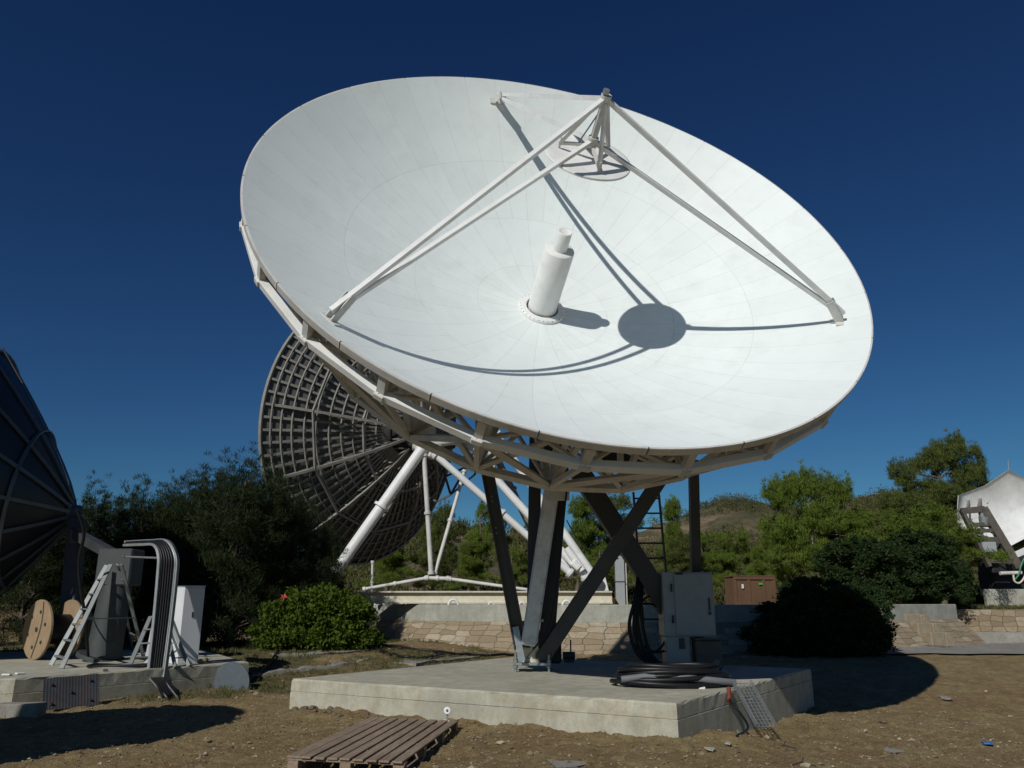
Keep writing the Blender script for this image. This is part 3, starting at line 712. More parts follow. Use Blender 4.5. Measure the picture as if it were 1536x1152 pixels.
# ------------------------------------------------------------------ retaining wall
def smooth_poly(pts, n=10):
    out = []
    P = [Vector((*p, 0)) for p in pts]; P = [P[0]*2-P[1]]+P+[P[-1]*2-P[-2]]
    for i in range(1, len(P)-2):
        for k in range(n):
            t = k/n; a, b, c, d = P[i-1:i+3]
            out.append(.5*((2*b)+(c-a)*t+(2*a-5*b+4*c-d)*t*t+(3*b-3*c+d-a)*t**3))
    out.append(P[-2]); return out
def wall_strip(path, prof, uvv=None):
    """profile (offset towards the camera, z) swept along the path; adds end caps; returns MB and per-loop uv"""
    n = len(path); vs = []; uv = []; L = 0
    for i, p in enumerate(path):
        t = (path[min(i+1, n-1)]-path[max(i-1, 0)]).normalized(); nn = Vector((t.y, -t.x, 0))
        if i: L += (path[i]-path[i-1]).length
        acc = 0
        for j, (o, z) in enumerate(prof):
            if j: acc += math.hypot(o-prof[j-1][0], z-prof[j-1][1])
            vs.append(p+nn*o+Vector((0, 0, z))); uv.append((L, acc))
    m = len(prof); fs = [(i*m+j, (i+1)*m+j, (i+1)*m+j+1, i*m+j+1) for i in range(n-1) for j in range(m-1)]
    mb = MB(); mb.add(vs, fs)
    mb.add(vs[:m], [tuple(range(m))]); mb.add(vs[-m:], [tuple(range(m))[::-1]])
    return mb, uv+uv[:m]+uv[-m:]
def set_uv(o, uv):
    me = o.data; l = me.uv_layers.new(name='UVMap'); vi = np.zeros(len(me.loops), np.int32); me.loops.foreach_get('vertex_index', vi)
    l.data.foreach_set('uv', np.array(uv, np.float32)[vi].ravel())
wp = smooth_poly(WALLPTS)
wroot = thing('retaining_wall', (3, 28, 0), 'long curved retaining wall with a pale concrete band over sloping stone, behind the big dish', 'wall')
stone_prof = []
for k in range(9):
    t = k/8; stone_prof.append((1.15*(1-t)+.10, -.15+1.13*t))
stone_prof += [(-.15, .98), (-.15, -.15)]
mb, uv = wall_strip(wp, stone_prof)
inv = wm(wroot).inverted()
for i in range(len(mb.v)):
    x, y, z = mb.v[i]; j = float(vnoise(x*1.0, y*1.0+z*3, 2.2, 3, 21))*.05; mb.v[i] = (x, y-j*.6, z+(j*.5 if z < .9 else 0))
mb.xf(inv); o = mk('stone_face', mb, M['stone'], wroot, wm(wroot)); set_uv(o, uv)
mb, uv = wall_strip(wp, [(.05, .983), (.05, 1.50), (.03, 1.52), (-.32, 1.52), (-.34, 1.50), (-.34, .6)])
part('concrete_band', mb, M['concwall'], wroot)
# wooden plank leaning on the stone
a = onz(632, 975, 0); top('timber_plank', MB().beam((a.x-.25, a.y+1.1, .06), (a.x+.45, a.y+2.1, .86), .22, .05), M['galv'], 'grey plank lying up the sloping stone face left of the dark leg', 'plank')
# stone block steps built on the slope at the right
for k, (xa, xb, ya, yb, lab) in enumerate([(1351, 1394, 921, 935, 'uppermost'), (1369, 1412, 934, 949, 'middle'), (1389, 1431, 948, 963, 'lowest')]):
    Y = 29.5-.42*k; A = ony(xa, ya, Y); B = ony(xb, yb, Y); mb = MB(); w_ = (B.x-A.x)
    Rs = Matrix.Rotation(rad(14), 3, 'Z'); c = Vector(((A.x+B.x)/2, Y+.45, (A.z+B.z)/2))
    hh = A.z-B.z; mb.box(c+Rs @ Vector((-w_*.2, 0, -.2)), (w_*.62, .9, hh+.4), Rs, .03); mb.box(c+Rs @ Vector((w_*.3, -.03, -.21)), (w_*.38, .9, hh+.38), Rs, .03)
    top('stone_block_step', mb, M['stepstone'], lab+' of the three rough block steps on the stone slope at the right', 'step', 'block steps on the stone slope')
# far right low walls, kerb and paved strip
def strip_wall(name, a, b, z0, z1, th, m, label, uvm=False):
    pa = [Vector((a[0], a[1], 0)).lerp(Vector((b[0], b[1], 0)), t/6) for t in range(7)]
    mb, uv = wall_strip(pa, [(0, z0), (0, z1), (-th, z1), (-th, z0)])
    W = Matrix.Translation((a[0], a[1], 0)); mb.xf(W.inverted()); o = mk(name, mb, m, None, W); set_uv(o, uv); return tag(o, label, 'wall')
a = ony(1425, 912, 37); strip_wall('garden_wall', (a.x, 37.4), (a.x+14, 36.6), -.2, 1.28, .4, M['stone'], 'low tan stone garden wall at the far right edge')
a = ony(1478, 886, 43); strip_wall('garden_wall', (a.x, 43), (a.x+14, 42.5), 1.0, 2.25, .25, M['concwall'], 'pale grey plinth wall under the far white dish')
a = ony(1436, 945, 33); strip_wall('kerb_wall', (a.x+.5, 33.4), (a.x+10, 31.2), -.1, .45, .5, M['path'], 'low pale concrete kerb in front of the tan garden wall')
def sheet(name, pts, m, lift=.02):
    mb = MB(); c = Vector((sum(p[0] for p in pts)/len(pts), sum(p[1] for p in pts)/len(pts), 0)); o = sub_outline(pts, .8)
    vs = []
    K = 5
    for k in range(K+1):
        for (x, y) in o:
            X = c.x+(x-c.x)*(1-k/K*.999); Y = c.y+(y-c.y)*(1-k/K*.999); vs.append((X, Y, float(gz(X, Y))+lift))
    n = len(o); fs = [(k*n+i, k*n+(i+1) % n, (k+1)*n+(i+1) % n, (k+1)*n+i) for k in range(K) for i in range(n)]
    mb.add(vs, fs, True); o_ = mk(name, mb, m); o_['kind'] = 'structure'; return o_
q = [gnd(x_, y_) for x_, y_ in ((1160, 980), (1290, 968), (1400, 963), (1545, 960), (1700, 958), (1700, 986), (1536, 984), (1350, 983), (1250, 985))]
sheet('paved_path', [(p.x, p.y) for p in q], M['path'], .045)
def strip(name, pxs, w, m, lift=.04):
    mb = MB(); vs = []
    P = [gnd(x, y) for x, y in pxs]; P = smooth_poly([(p.x, p.y) for p in P], 6); n = len(P)
    for i, p in enumerate(P):
        t = (P[min(i+1, n-1)]-P[max(i-1, 0)]).normalized(); s = Vector((-t.y, t.x, 0)); z = float(gz(p.x, p.y))+lift
        for k, zz in ((-1, -.08), (-1, 0), (1, 0), (1, -.08)): vs.append(p+s*w*.5*k+Vector((0, 0, z+zz)))
    fs = [(i*4+j, i*4+j+1, (i+1)*4+j+1, (i+1)*4+j) for i in range(n-1) for j in range(3)]
    mb.add(vs, fs); mb.add(vs[:4], [(3, 2, 1, 0)]); mb.add(vs[-4:], [(0, 1, 2, 3)]); o = mk(name, mb, m); o['kind'] = 'structure'; return o
strip('concrete_path', [(408, 985), (470, 981), (540, 976), (600, 973)], .55, M['path'])
strip('concrete_path', [(375, 1012), (440, 1003), (500, 994), (545, 986)], .7, M['path'], .0)
strip('concrete_path', [(600, 995), (650, 990), (700, 985)], .8, M['path'], .01)

# ------------------------------------------------------------------ the big dish antenna
n_ = Vector((.21289289, -.82542519, .52282872)).normalized()
E1 = Vector((0, 0, 1)).cross(n_).normalized(); E2 = n_.cross(E1).normalized()
DD = 13.6; K0 = .39; R0 = .3789*DD; F0 = R0/(4*K0)
V0 = EYE + Vector((.0709227, .88762737, .45506881)).normalized()*DD - n_*(K0*R0)
DM = Matrix.Translation(V0) @ Matrix((E1, E2, n_)).transposed().to_4x4()
def dl(r, ang, a): return Vector((r*R0*math.cos(rad(ang)), r*R0*math.sin(rad(ang)), a))     # dish-local point
def D(r, ang, a): return DM @ dl(r, ang, a*R0)
FOOT = onz(797, 1007, .45)
ant = thing('dish_antenna', (FOOT.x, FOOT.y, .45), 'huge white satellite dish on a steel frame standing in the middle of the photo', 'dish antenna')
def para(r, f=F0): return r*r/(4*f)
prof = [(r, para(r)) for r in np.linspace(.30, R0, 46)]
lpart('reflector', MB().lathe(prof, 192), dish_mat('main_dish_panels', R0), ant, DM)
rim = [(R0, para(R0)-.001), (R0+.025, para(R0)+.002), (R0+.03, para(R0)-.01), (R0+.028, para(R0)-.115), (R0-.06, para(R0)-.125), (R0-.03, para(R0)-.05)]
for k in range(24):
    g = .0016; a0_ = rad(15*k)+g; seg = 8; ar = rad(15)-2*g
    lpart('rim_panel', MB().lathe(rim, seg, R=Matrix.Rotation(a0_, 3, 'Z'), arc=ar, smooth=False), M['truss'], ant, DM)
# rear skin of the reflector
prof = [(r, para(r)-.055) for r in np.linspace(.36, R0-.03, 30)]
lpart('reflector_back', MB().lathe(prof[::-1], 96), M['truss'], ant, DM)
# feed tube
mb = MB(); mb.lathe([(0, .0), (.43, .0), (.43, .05), (.39, .07), (.30, .07)], 48)
hub_ring = lpart('feed_flange', mb, M['white'], ant, DM)
for k in range(30):
    a = 2*PI*k/30; mk('bolt', MB().lathe([(0, .02), (.008, .02), (.008, 0)], 6, Vector((math.cos(a)*.41, math.sin(a)*.41, .045)), smooth=False), M['dark'], hub_ring, DM)
lpart('feed_tube', MB().lathe([(.262, .05), (.262, 1.32), (.25, 1.335), (.12, 1.335)], 48), M['white'], ant, DM)
lpart('feed_horn', MB().lathe([(.125, 1.3), (.125, 1.69), (.115, 1.70), (.10, 1.685), (.0, 1.685)], 36), M['white'], ant, DM)
# subreflector: a shallow shell seen from its back
zs = .925*F0
mb = MB(); RS = .70
mb.lathe([(r, zs-.20*(1-(r/RS)**2)+.02*0) for r in np.linspace(.0001, RS, 14)][::-1], 72)
mb.lathe([(RS, zs), (RS+.004, zs+.03), (RS-.02, zs+.035), (.55, zs+.02), (.001, zs+.0)], 72)
sub = lpart('subreflector', mb, M['white'], ant, DM)
# feed legs: pairs of bars from three feet
SA = [97.5, -22.5, -142.5]; apex = Vector((0, 0, 1.215*F0)); low = Vector((0, 0, 1.01*F0))
for i, a in enumerate(SA):
    c, s = math.cos(rad(a)), math.sin(rad(a)); t = Vector((-s, c, 0)); ra = .925*R0; ft = Vector((c*ra, s*ra, para(ra)+.16))
    mb = MB(); mb.beam(ft, apex+Vector((c*.06, s*.06, 0)), .07, .07, up=Vector((0, 0, 1)))
    up_ = lpart('feed_leg', mb, M['white'], ant, DM)
    mb = MB(); mb.beam(ft+Vector((-c*.10, -s*.10, .0)), low+Vector((c*.05, s*.05, 0)), .065, .065); mk('lower_chord', mb, M['white'], up_, DM)
    mb = MB()
    for sg in (-1, 1):
        d = (apex-ft).normalized(); q = ft+t*.055*sg
        mb.beam(Vector((c*ra, s*ra, para(ra)+.02))+t*.055*sg, q+d*.34, .015, .13, up=Vector((c, s, 0)))
    mb.beam(Vector((c*ra, s*ra, para(ra)+.015))-t*.15, Vector((c*ra, s*ra, para(ra)+.015))+t*.15, .12, .02, up=Vector((-c*.5, -s*.5, 1)))
    mk('foot_bracket', mb, M['truss'], up_, DM)
mb = MB(); mb.beam(low, apex, .085, .085)
for a in SA:
    c, s = math.cos(rad(a+60)), math.sin(rad(a+60)); q = Vector((c*.48, s*.48, zs+.10))
    mb.beam(apex+Vector((c*.06, s*.06, -.03)), q, .055, .055); mb.beam(low+Vector((0, 0, -.05)), q, .045, .045)
    mb.tube(q, q-Vector((0, 0, .12)), .02); mb.tube(q+Vector((0, 0, .10)), q-Vector((0, 0, .05)), .012)
    c2, s2 = math.cos(rad(a+180)), math.sin(rad(a+180)); q2 = Vector((c2*.48, s2*.48, zs+.10))
mb.tube(apex-Vector((0, 0, .08)), apex+Vector((0, 0, .08)), .085, seg=10)
mb.tube(low-Vector((0, 0, .08)), low+Vector((0, 0, .08)), .085, seg=10)
lpart('apex_frame', mb, M['truss'], ant, DM)
mb = MB(); mb.tube(apex+Vector((.05, .03, 0)), low+Vector((-.2, .1, -.15)), .012); mb.tube(apex+Vector((-.03, -.02, .1)), apex+Vector((-.03, -.02, .17)), .05)
lpart('actuator_rod', mb, M['galv'], ant, DM)

# backing structure: 24 planar ribs and polygon rings
OR, OA = .995, .30; LR, LA = .81, 0.0; IR, IA = .38, -.17
angs = [7.5+15*k for k in range(24)]
def loc(r, a, ang): return dl(r, ang, a*R0)
def pz(r): return para(r*R0)/R0 - .012
for k, a in enumerate(angs):
    t = Vector((-math.sin(rad(a)), math.cos(rad(a)), 0)); mb = MB()
    O, Lw, I = loc(OR, OA, a), loc(LR, LA, a), loc(IR, IA, a)
    bm_ = lambda p, q, w=.085, h=.085: mb.beam(p, q, w*.85, h*.85, up=t)
    bm_(O, loc(.992, pz(.99)-.01, a), .10, .13)
    bm_(O, Lw); bm_(Lw, I, .11, .11); bm_(I, loc(.2, -.17, a))
    bm_(O, loc(.93, pz(.93), a)); bm_(Lw, loc(.92, pz(.92), a)); bm_(Lw, loc(.80, pz(.80), a)); bm_(Lw, loc(.66, pz(.66), a)); bm_(I, loc(.62, pz(.62), a)); bm_(I, loc(.40, pz(.40), a))
    # gusset web near the rim, cut from plate
    g = [loc(.992, pz(.99)-.02, a), loc(.86, pz(.86)-.01, a), loc(.93, OA-.015, a), O]
    vs = [p+t*.006 for p in g]+[p-t*.006 for p in g]
    mb.add(vs, [(0, 1, 2, 3), (7, 6, 5, 4), (0, 4, 5, 1), (1, 5, 6, 2), (2, 6, 7, 3), (3, 7, 4, 0)])
    # top chord under the panels
    prev = None
    for r in np.linspace(.2, .985, 9):
        q = loc(r, pz(r)-.012, a)
        if prev is not None: bm_(prev, q, .06, .09)
        prev = q
    # splice plates and a clip where the ring bars meet
    mb.box(O, (.15, .15, .09), Matrix.Rotation(rad(a), 3, 'Z'), .01)
    lpart('backing_rib', mb, M['truss'], ant, DM)
for k, a in enumerate(angs):
    b = angs[(k+1) % 24]
    mb = MB(); mb.beam(loc(OR, OA, a), loc(OR, OA, b), .115, .115, bev=.01); lpart('outer_ring_bar', mb, M['white'] , ant, DM)
    mb = MB(); mb.beam(loc(LR, LA, a), loc(LR, LA, b), .10, .10)
    mb.beam(loc(LR, LA, a if k % 2 else b), loc(OR, OA, b if k % 2 else a), .08, .08)
    mb.beam(loc(LR, LA, b if k % 2 else a), loc(.85, pz(.85), a if k % 2 else b), .07, .07)
    mb.beam(loc(OR, OA, a), loc(.80, pz(.80), b), .05, .05); mb.beam(loc(OR, OA, b), loc(.80, pz(.80), a), .05, .05); mb.beam(loc(LR, LA, a), loc(.6, pz(.6), b), .05, .05); mb.beam(loc(LR, LA, b), loc(IR, IA, a), .05, .05)
    lpart('ring_brace', mb, M['truss'], ant, DM)
for nm, r, aa, w in (('inner_ring', IR, IA, .12), ('middle_ring', .62, None, .07), ('edge_ring', .93, None, .07)):
    mb = MB()
    for k, a in enumerate(angs):
        b = angs[(k+1) % 24]; z = aa if aa is not None else pz(r)-.02; mb.beam(loc(r, z, a), loc(r, z, b), w, w)
    lpart(nm, mb, M['truss'], ant, DM)
# hub drum behind the vertex
mb = MB(); mb.lathe([(.0, -.05), (1.05, -.05), (1.05, -1.05), (.9, -1.1), (.0, -1.1)], 48, smooth=False); lpart('hub_drum', mb, M['truss'], ant, DM)
# mount: elevation yoke and legs
HUB = V0 - n_*1.2
tpt = {}
A1 = ony(836, 700, 14.7); A2 = ony(1000, 700, 15.2)
mb = MB(); yc = (ony(905, 690, 14.9)+ony(1030, 692, 14.9))/2
mb.box(yc+Vector((0, .3, .15)), (1.65, 1.1, .42), None, .02); mb.box(ony(826, 672, 14.8)+Vector((0, .2, .3)), (.75, .8, .9), None, .02)
mb.beam(yc+Vector((-.4, .5, .2)), HUB+Vector((-.3, .2, 0)), .35, .35); mb.beam(yc+Vector((.5, .5, .2)), HUB+Vector((.5, .2, 0)), .35, .35)
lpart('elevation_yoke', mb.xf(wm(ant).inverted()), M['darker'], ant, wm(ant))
base = Vector((FOOT.x, FOOT.y, 0))
# tall front leg : boxed column, pale front face
p1 = ony(793, 968, 14.35); p2 = ony(834, 690, 14.2)
part('front_leg', MB().beam(p1, p2, .27, .26, up=Vector((0, -1, 0)), bev=.03), M['legwhite'], ant)
part('leg_shaded_side', MB().beam(ony(799, 975, 14.72), ony(803, 655, 14.75), .22, .35, up=Vector((0, -1, 0))), M['dark'], ant)  # dark beam stands in for the shaded left face of the column
part('leg_shaded_side', MB().beam(ony(818, 985, 14.75), ony(842, 700, 14.75), .26, .4, up=Vector((0, -1, 0))), M['darker'], ant)  # shaded right face of the column, its shade put in as black colour
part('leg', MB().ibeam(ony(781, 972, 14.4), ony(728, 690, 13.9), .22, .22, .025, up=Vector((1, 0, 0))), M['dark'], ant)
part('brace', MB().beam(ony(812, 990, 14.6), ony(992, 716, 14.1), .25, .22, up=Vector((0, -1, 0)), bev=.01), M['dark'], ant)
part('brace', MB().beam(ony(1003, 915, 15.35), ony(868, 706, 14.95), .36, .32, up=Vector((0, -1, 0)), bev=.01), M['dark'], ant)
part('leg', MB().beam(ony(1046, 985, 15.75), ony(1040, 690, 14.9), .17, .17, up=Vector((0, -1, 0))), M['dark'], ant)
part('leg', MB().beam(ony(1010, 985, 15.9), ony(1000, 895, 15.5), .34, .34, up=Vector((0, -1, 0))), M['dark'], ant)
mb = MB()
q = Vector((3.05, 15.85, .45)); mb.box(q+Vector((0, 0, .06)), (.8, .6, .06), None, .01); mb.tube(q+Vector((0, 0, .08)), q+Vector((0, 0, .5)), .14); part('rear_base_plate', mb, M['dark'], ant)
# foot casting with levelling bolts
z0 = .45
mb = MB(); mb.box(Vector((FOOT.x+.02, FOOT.y+.08, z0+.13)), (.62, .55, .05), None, .008); pl = part('base_plate', mb, M['galv'], ant)
for dx in (-.27, .30):
    for dy in (-.16, .30):
        mb = MB(); q = Vector((FOOT.x+dx, FOOT.y+dy, z0)); mb.tube(q, q+Vector((0, 0, .28)), .022, seg=8); mb.tube(q+Vector((0, 0, .155)), q+Vector((0, 0, .19)), .042, seg=6); mb.tube(q+Vector((0, 0, .07)), q+Vector((0, 0, .10)), .042, seg=6)
        mk('levelling_bolt', mb.xf(wm(ant).inverted()), M['galv'], pl, wm(ant))
mb = MB(); c = Vector((FOOT.x, FOOT.y+.08, z0))
mb.tube(c+Vector((0, 0, .15)), c+Vector((0, 0, .21)), .19, seg=24); mb.tube(c+Vector((0, 0, .21)), c+Vector((0, 0, .36)), .13, .15, seg=20); mb.tube(c+Vector((0, 0, .34)), c+Vector((0, 0, .39)), .18, seg=20)
for sg in (-1, 0, 1): mb.box(c+Vector((.10*sg, -.06, .56)), (.035, .26, .38), None, .004)
mb.box(c+Vector((-.02, .03, .60)), (.34, .10, .46), None, .01); mb.box(c+Vector((0, -.02, .80)), (.44, .34, .05), Matrix.Rotation(rad(-12), 3, 'Y'), .006)
part('foot_casting', mb, M['cream'], ant)
# sloped flange straps at the leg root
mb = MB(); mb.beam(ony(773, 940, 14.28), ony(783, 992, 14.25), .11, .03, up=Vector((0, -1, 0))); part('leg_strap', mb, M['galv'], ant)
mb = MB(); mb.box(ony(822, 972, 15.0), (.46, .4, .5), None, .04); part('leg_shoe', mb, M['darker'], ant)
# motor under brace
mb = MB(); c = onz(856, 994, .45)+Vector((0, .2, 0)); mb.tube(c+Vector((-.14, 0, .12)), c+Vector((.10, 0, .12)), .075, seg=16); mb.box(c+Vector((-.02, 0, .03)), (.2, .18, .06), None, .01); mb.tube(c+Vector((.02, 0, .15)), c+Vector((.02, 0, .42)), .015)
part('drive_motor', mb, M['dark'], ant)
# bolts, gussets and conduit on the legs
for (x, y, Yb) in ((738, 745, 13.75), (739, 752, 13.78), (744, 792, 13.9), (745, 800, 13.92), (812, 905, 14.15), (818, 880, 14.1), (926, 838, 14.0), (932, 830, 14.0)):
    c = ony(x, y, Yb); part('bolt', MB().tube(c, c+Vector((0, -.05, 0)), .016, seg=6), M['alu'], ant)
mb = MB(); mb.pipe(bez([ony(790, 985, 14.1), ony(822, 940, 14.12), ony(838, 850, 14.02), ony(850, 735, 13.95)], 6), .016, 6); part('conduit', mb, M['rubber'], ant)

mb = MB(); c = ony(836, 738, 14.0); mb.box(c, (.42, .06, .30), None, .01); part('gusset_plate', mb, M['truss'], ant)
# access ladder hanging under the dish
lroot_parts = []
la, lb = ony(950, 738, 15.4), ony(965, 935, 15.7); ra_, rb = ony(988, 738, 15.4), ony(1006, 935, 15.7)
mb = MB()
for p, q in ((la, lb), (ra_, rb)): mb.beam(p, q, .035, .07, up=Vector((0, -1, 0)))
lad = part('access_ladder', mb, M['dark'], ant)
mb = MB()
for k in range(9):
    t = .05+k*.115; mb.tube(la.lerp(lb, t), ra_.lerp(rb, t), .017, seg=8)
mk('rung', mb.xf(wm(ant).inverted()), M['dark'], lad, wm(ant))
# sagging cable below the hub
mb = MB(); a, b = ony(850, 780, 15), ony(905, 805, 15); pts = [a.lerp(b, t/14)+Vector((0, 0, -.35*math.sin(PI*t/14))) for t in range(15)]; mb.pipe(pts, .012, 6)
part('sagging_cable', mb, M['galv'], ant)

# ------------------------------------------------------------------ cabinet, box, hoses on the slab
cb = onz(1035, 1004, .45)
def cabinet():
    Y = cb.y; xl, xr = ony(996, 930, Y).x, ony(1073, 930, Y).x; zt = ony(1035, 858, Y).z; w = xr-xl; zb_ = ony(1035, 955, Y).z; xm = (xl+xr)/2; dpt = .55
    r = thing('control_cabinet', (xm, Y+dpt/2, .45), 'tall pale grey metal control cabinet on legs standing on the slab right of the braces', 'cabinet')
    part('body', MB().box((xm, Y+dpt/2, (zt+zb_)/2), (w, dpt, zt-zb_), None, .012), M['cab'], r)
    hd = part('door', MB().box((xm+.09, Y-.016, (zt+zb_)/2), (w-.24, .028, zt-zb_-.06), None, .008), M['cab'], r)
    mk('handle', MB().box((xr-.10, Y-.045, (zt+zb_)/2), (.03, .04, .22), None, .006).box((xr-.10, Y-.04, (zt+zb_)/2-.16), (.05, .03, .06)).xf(wm(r).inverted()), M['dark'], hd, wm(r))
    mb = MB()
    for z in (zt-.28, zb_+.30): mb.box((xl+.155, Y-.04, z), (.03, .03, .14), None, .004)
    mb.box((xl+.31, Y-.02, zt-.03), (.13, .04, .04)); mk('hinge', mb.xf(wm(r).inverted()), M['darker'], hd, wm(r))
    wl = .42
    pd = part('pedestal', MB().box((xl+.03+wl/2, Y+dpt/2, (.45+zb_)/2), (wl, dpt-.04, zb_-.45), None, .01), M['cab'], r)
    mk('switch', MB().box((xl+.30, Y, (.45+zb_)/2+.16), (.09, .05, .18), None, .005).xf(wm(r).inverted()), M['dark'], pd, wm(r))
    part('pedestal', MB().box((xr-.11, Y+dpt/2, zb_-.09), (.20, dpt-.04, .18), None, .01), M['cab'], r)
    part('pedestal', MB().box((xr-.08, Y+dpt-.07, (.45+zb_)/2), (.1, .1, zb_-.45), None, .01), M['dark'], r)
    return r
cabr = cabinet()
q = onz(1063, 1004, .45)
r = thing('junction_box', (q.x, q.y, .45), 'small brown grey box standing below the right half of the control cabinet', 'box')
part('body', MB().box((q.x, q.y+.05, .45+.25), (.46, .34, .49), None, .02), M['brownframe'], r)
part('lid', MB().box((q.x, q.y+.05, .45+.515), (.49, .37, .035), None, .01), M['brownframe'], r)
# coil of thick hose
cc = onz(1008, 1028, .45)
def coil(n=7, R=.80, r=.034):
    pts = []
    for k in range(n*40+1):
        a = 2*PI*k/40; lay = k/40
        Rk = R+.07*math.sin(lay*2.7)-.02*lay; z = .45+r+.034*lay+.02*math.sin(a*2+lay)
        if lay >= n-.5: z += .07*(lay-n+.5)
        pts.append(Vector((cc.x+Rk*math.cos(a)*1.0, cc.y+.0+Rk*.60*math.sin(a), z)))
    return pts
root = thing('hose_coil', (cc.x, cc.y, .45), 'coil of thick black hose lying on the slab in front of the grey cabinet', 'hose coil')
part('black_hose', MB().pipe(coil(), .034, 10), M['rubber'], root)
e = ony(932, 1019, cc.y-.35); pts = [e, e+Vector((.35, .0, .04)), e+Vector((.8, -.05, .03)), e+Vector((1.2, -.1, 0)), e+Vector((1.6, .1, -.05))]
part('hose_end', MB().pipe(smooth3 := [Vector(p) for p in pts], .045, 10), M['greyhose'], root, 'grey hose end sticking out to the left')
part('tie_tape', MB().box(ony(1053, 1035, cc.y-.47), (.09, .05, .09), None, .01), M['white'], root)
# hanging hoses left of the cabinet
for k, off in enumerate((0, 7, 13, 20)):
    Y = 14.95+.05*k
    top('hanging_hose', MB().pipe(bez([ony(958+off*.3, 860, Y+.2), ony(952+off*.5, 900, Y), ony(944+off, 940, Y), ony(956+off, 980, Y), ony(985+off*.6, 1003, Y-.1)], 8), .034, 8), M['rubber'],
        'black hose hanging from the dish frame down to the slab left of the cabinet', 'hose', 'black hoses hanging left of the cabinet')
for k, (c0, r0) in enumerate((((972, 942), 26), ((985, 935), 30))):
    Y = 15.25; o0 = ony(*c0, Y); rr0 = r0/FPX*Y*1.05; pts = [o0+Vector((math.cos(a)*rr0*1.0, .02*math.sin(3*a), math.sin(a)*rr0*1.25)) for a in np.linspace(0, 2*PI, 40)]
    top('looped_cable', MB().pipe(pts, .02, 8), M['rubber'], ('smaller' if k == 0 else 'larger')+' round black cable loop hanging by the left side of the cabinet', 'cable')
# wire mesh cable tray leaning on the slab edge
a0, b0 = ony(1112, 1024, 11.9), ony(1162, 1086, 11.0)
a0 = Vector((a0.x, a0.y, .50)); b0 = onz(1148, 1090, .03)
mb = MB(); d, s_, u_ = frame_of(b0-a0)
for k in range(6): o_ = s_*(-.13+.052*k); mb.tube(a0+o_, b0+o_, .005, seg=5)
for sg in (-1, 1):
    for h in (.03, .06): mb.tube(a0+s_*.13*sg+u_*h, b0+s_*.13*sg+u_*h, .005, seg=5)
L = (b0-a0).length; kk = int(L/.06)
for k in range(kk+1):
    c = a0.lerp(b0, k/kk); pts = [c-s_*.13+u_*.06, c-s_*.13, c+s_*.13, c+s_*.13+u_*.06]
    for p, q in zip(pts, pts[1:]): mb.tube(p, q, .0045, seg=5)
top('wire_cable_tray', mb, M['galv'], 'wire mesh cable tray leaning off the right corner of the slab', 'cable tray')
mb = MB(); mb.pipe(bez([ony(1090, 1038, 11.7), ony(1096, 1052, 11.4), onz(1112, 1072, .18), onz(1122, 1092, .06), onz(1105, 1104, .05)], 8), .016, 7)
top('loose_cable', mb, M['rubber'], 'black cable drooping over the slab corner beside the wire tray', 'cable')
mb = MB(); mb.pipe([ony(1093, 1032, 11.6), ony(1094, 1052, 11.45)], .03, 8); top('marker_tube', mb, M['red'], 'short orange tube end hanging at the slab corner next to the wire tray', 'tube')
# broken patch on the slab's front corner
# ------------------------------------------------------------------ pallet
def pallet():
    P = [onz(445, 1128, .16), onz(592, 1140, .16), onz(683, 1079, .16), onz(563, 1070, .16)]
    o = (P[0]+P[1]+P[2]+P[3])/4; ux = ((P[1]-P[0])+(P[2]-P[3])).normalized(); uy = ((P[3]-P[0])+(P[2]-P[1])).normalized()
    uy = (uy-ux*uy.dot(ux)).normalized() if False else uy
    W = ((P[1]-P[0]).length+(P[2]-P[3]).length)/2; Ln = ((P[3]-P[0]).length+(P[2]-P[1]).length)/2
    g = float(gz(o.x, o.y)); base = Vector((o.x, o.y, g-.01)); ang = math.atan2(uy.y, uy.x)
    r = thing('wooden_pallet', base, 'weathered wooden pallet lying on the dirt in front of the slab', 'pallet', rz=ang)
    Wm = wm(r) @ Matrix.Rotation(rad(1.2), 4, 'X')
    n = 9; pit = W/n
    for k in range(n):
        y = -W/2+pit*(k+.5); L = Ln*random.uniform(.985, 1.0)
        lpart('deck_board', MB().box((random.uniform(-.015, .015), y, .135+random.uniform(-.002, .003)), (L, pit*(.80 if k < n-1 else 1.05), .020), Matrix.Rotation(random.uniform(-.006, .006), 3, 'Z'), .004), M['pallet'], r, Wm)
    for x in (-Ln/2+.09, -Ln*.17, Ln*.17, Ln/2-.09):
        lpart('stringer_board', MB().box((x, 0, .112), (.11, W, .022), None, .003), M['pallet'], r, Wm)
        for y in (-W/2+.06, 0, W/2-.06): lpart('block', MB().box((x, y, .061), (.12, .11, .078), None, .004), M['pallet'], r, Wm)
    for y in (-W/2+.06, 0, W/2-.06): lpart('bottom_board', MB().box((0, y, .011), (Ln, .10, .021), None, .003), M['pallet'], r, Wm)
pallet()
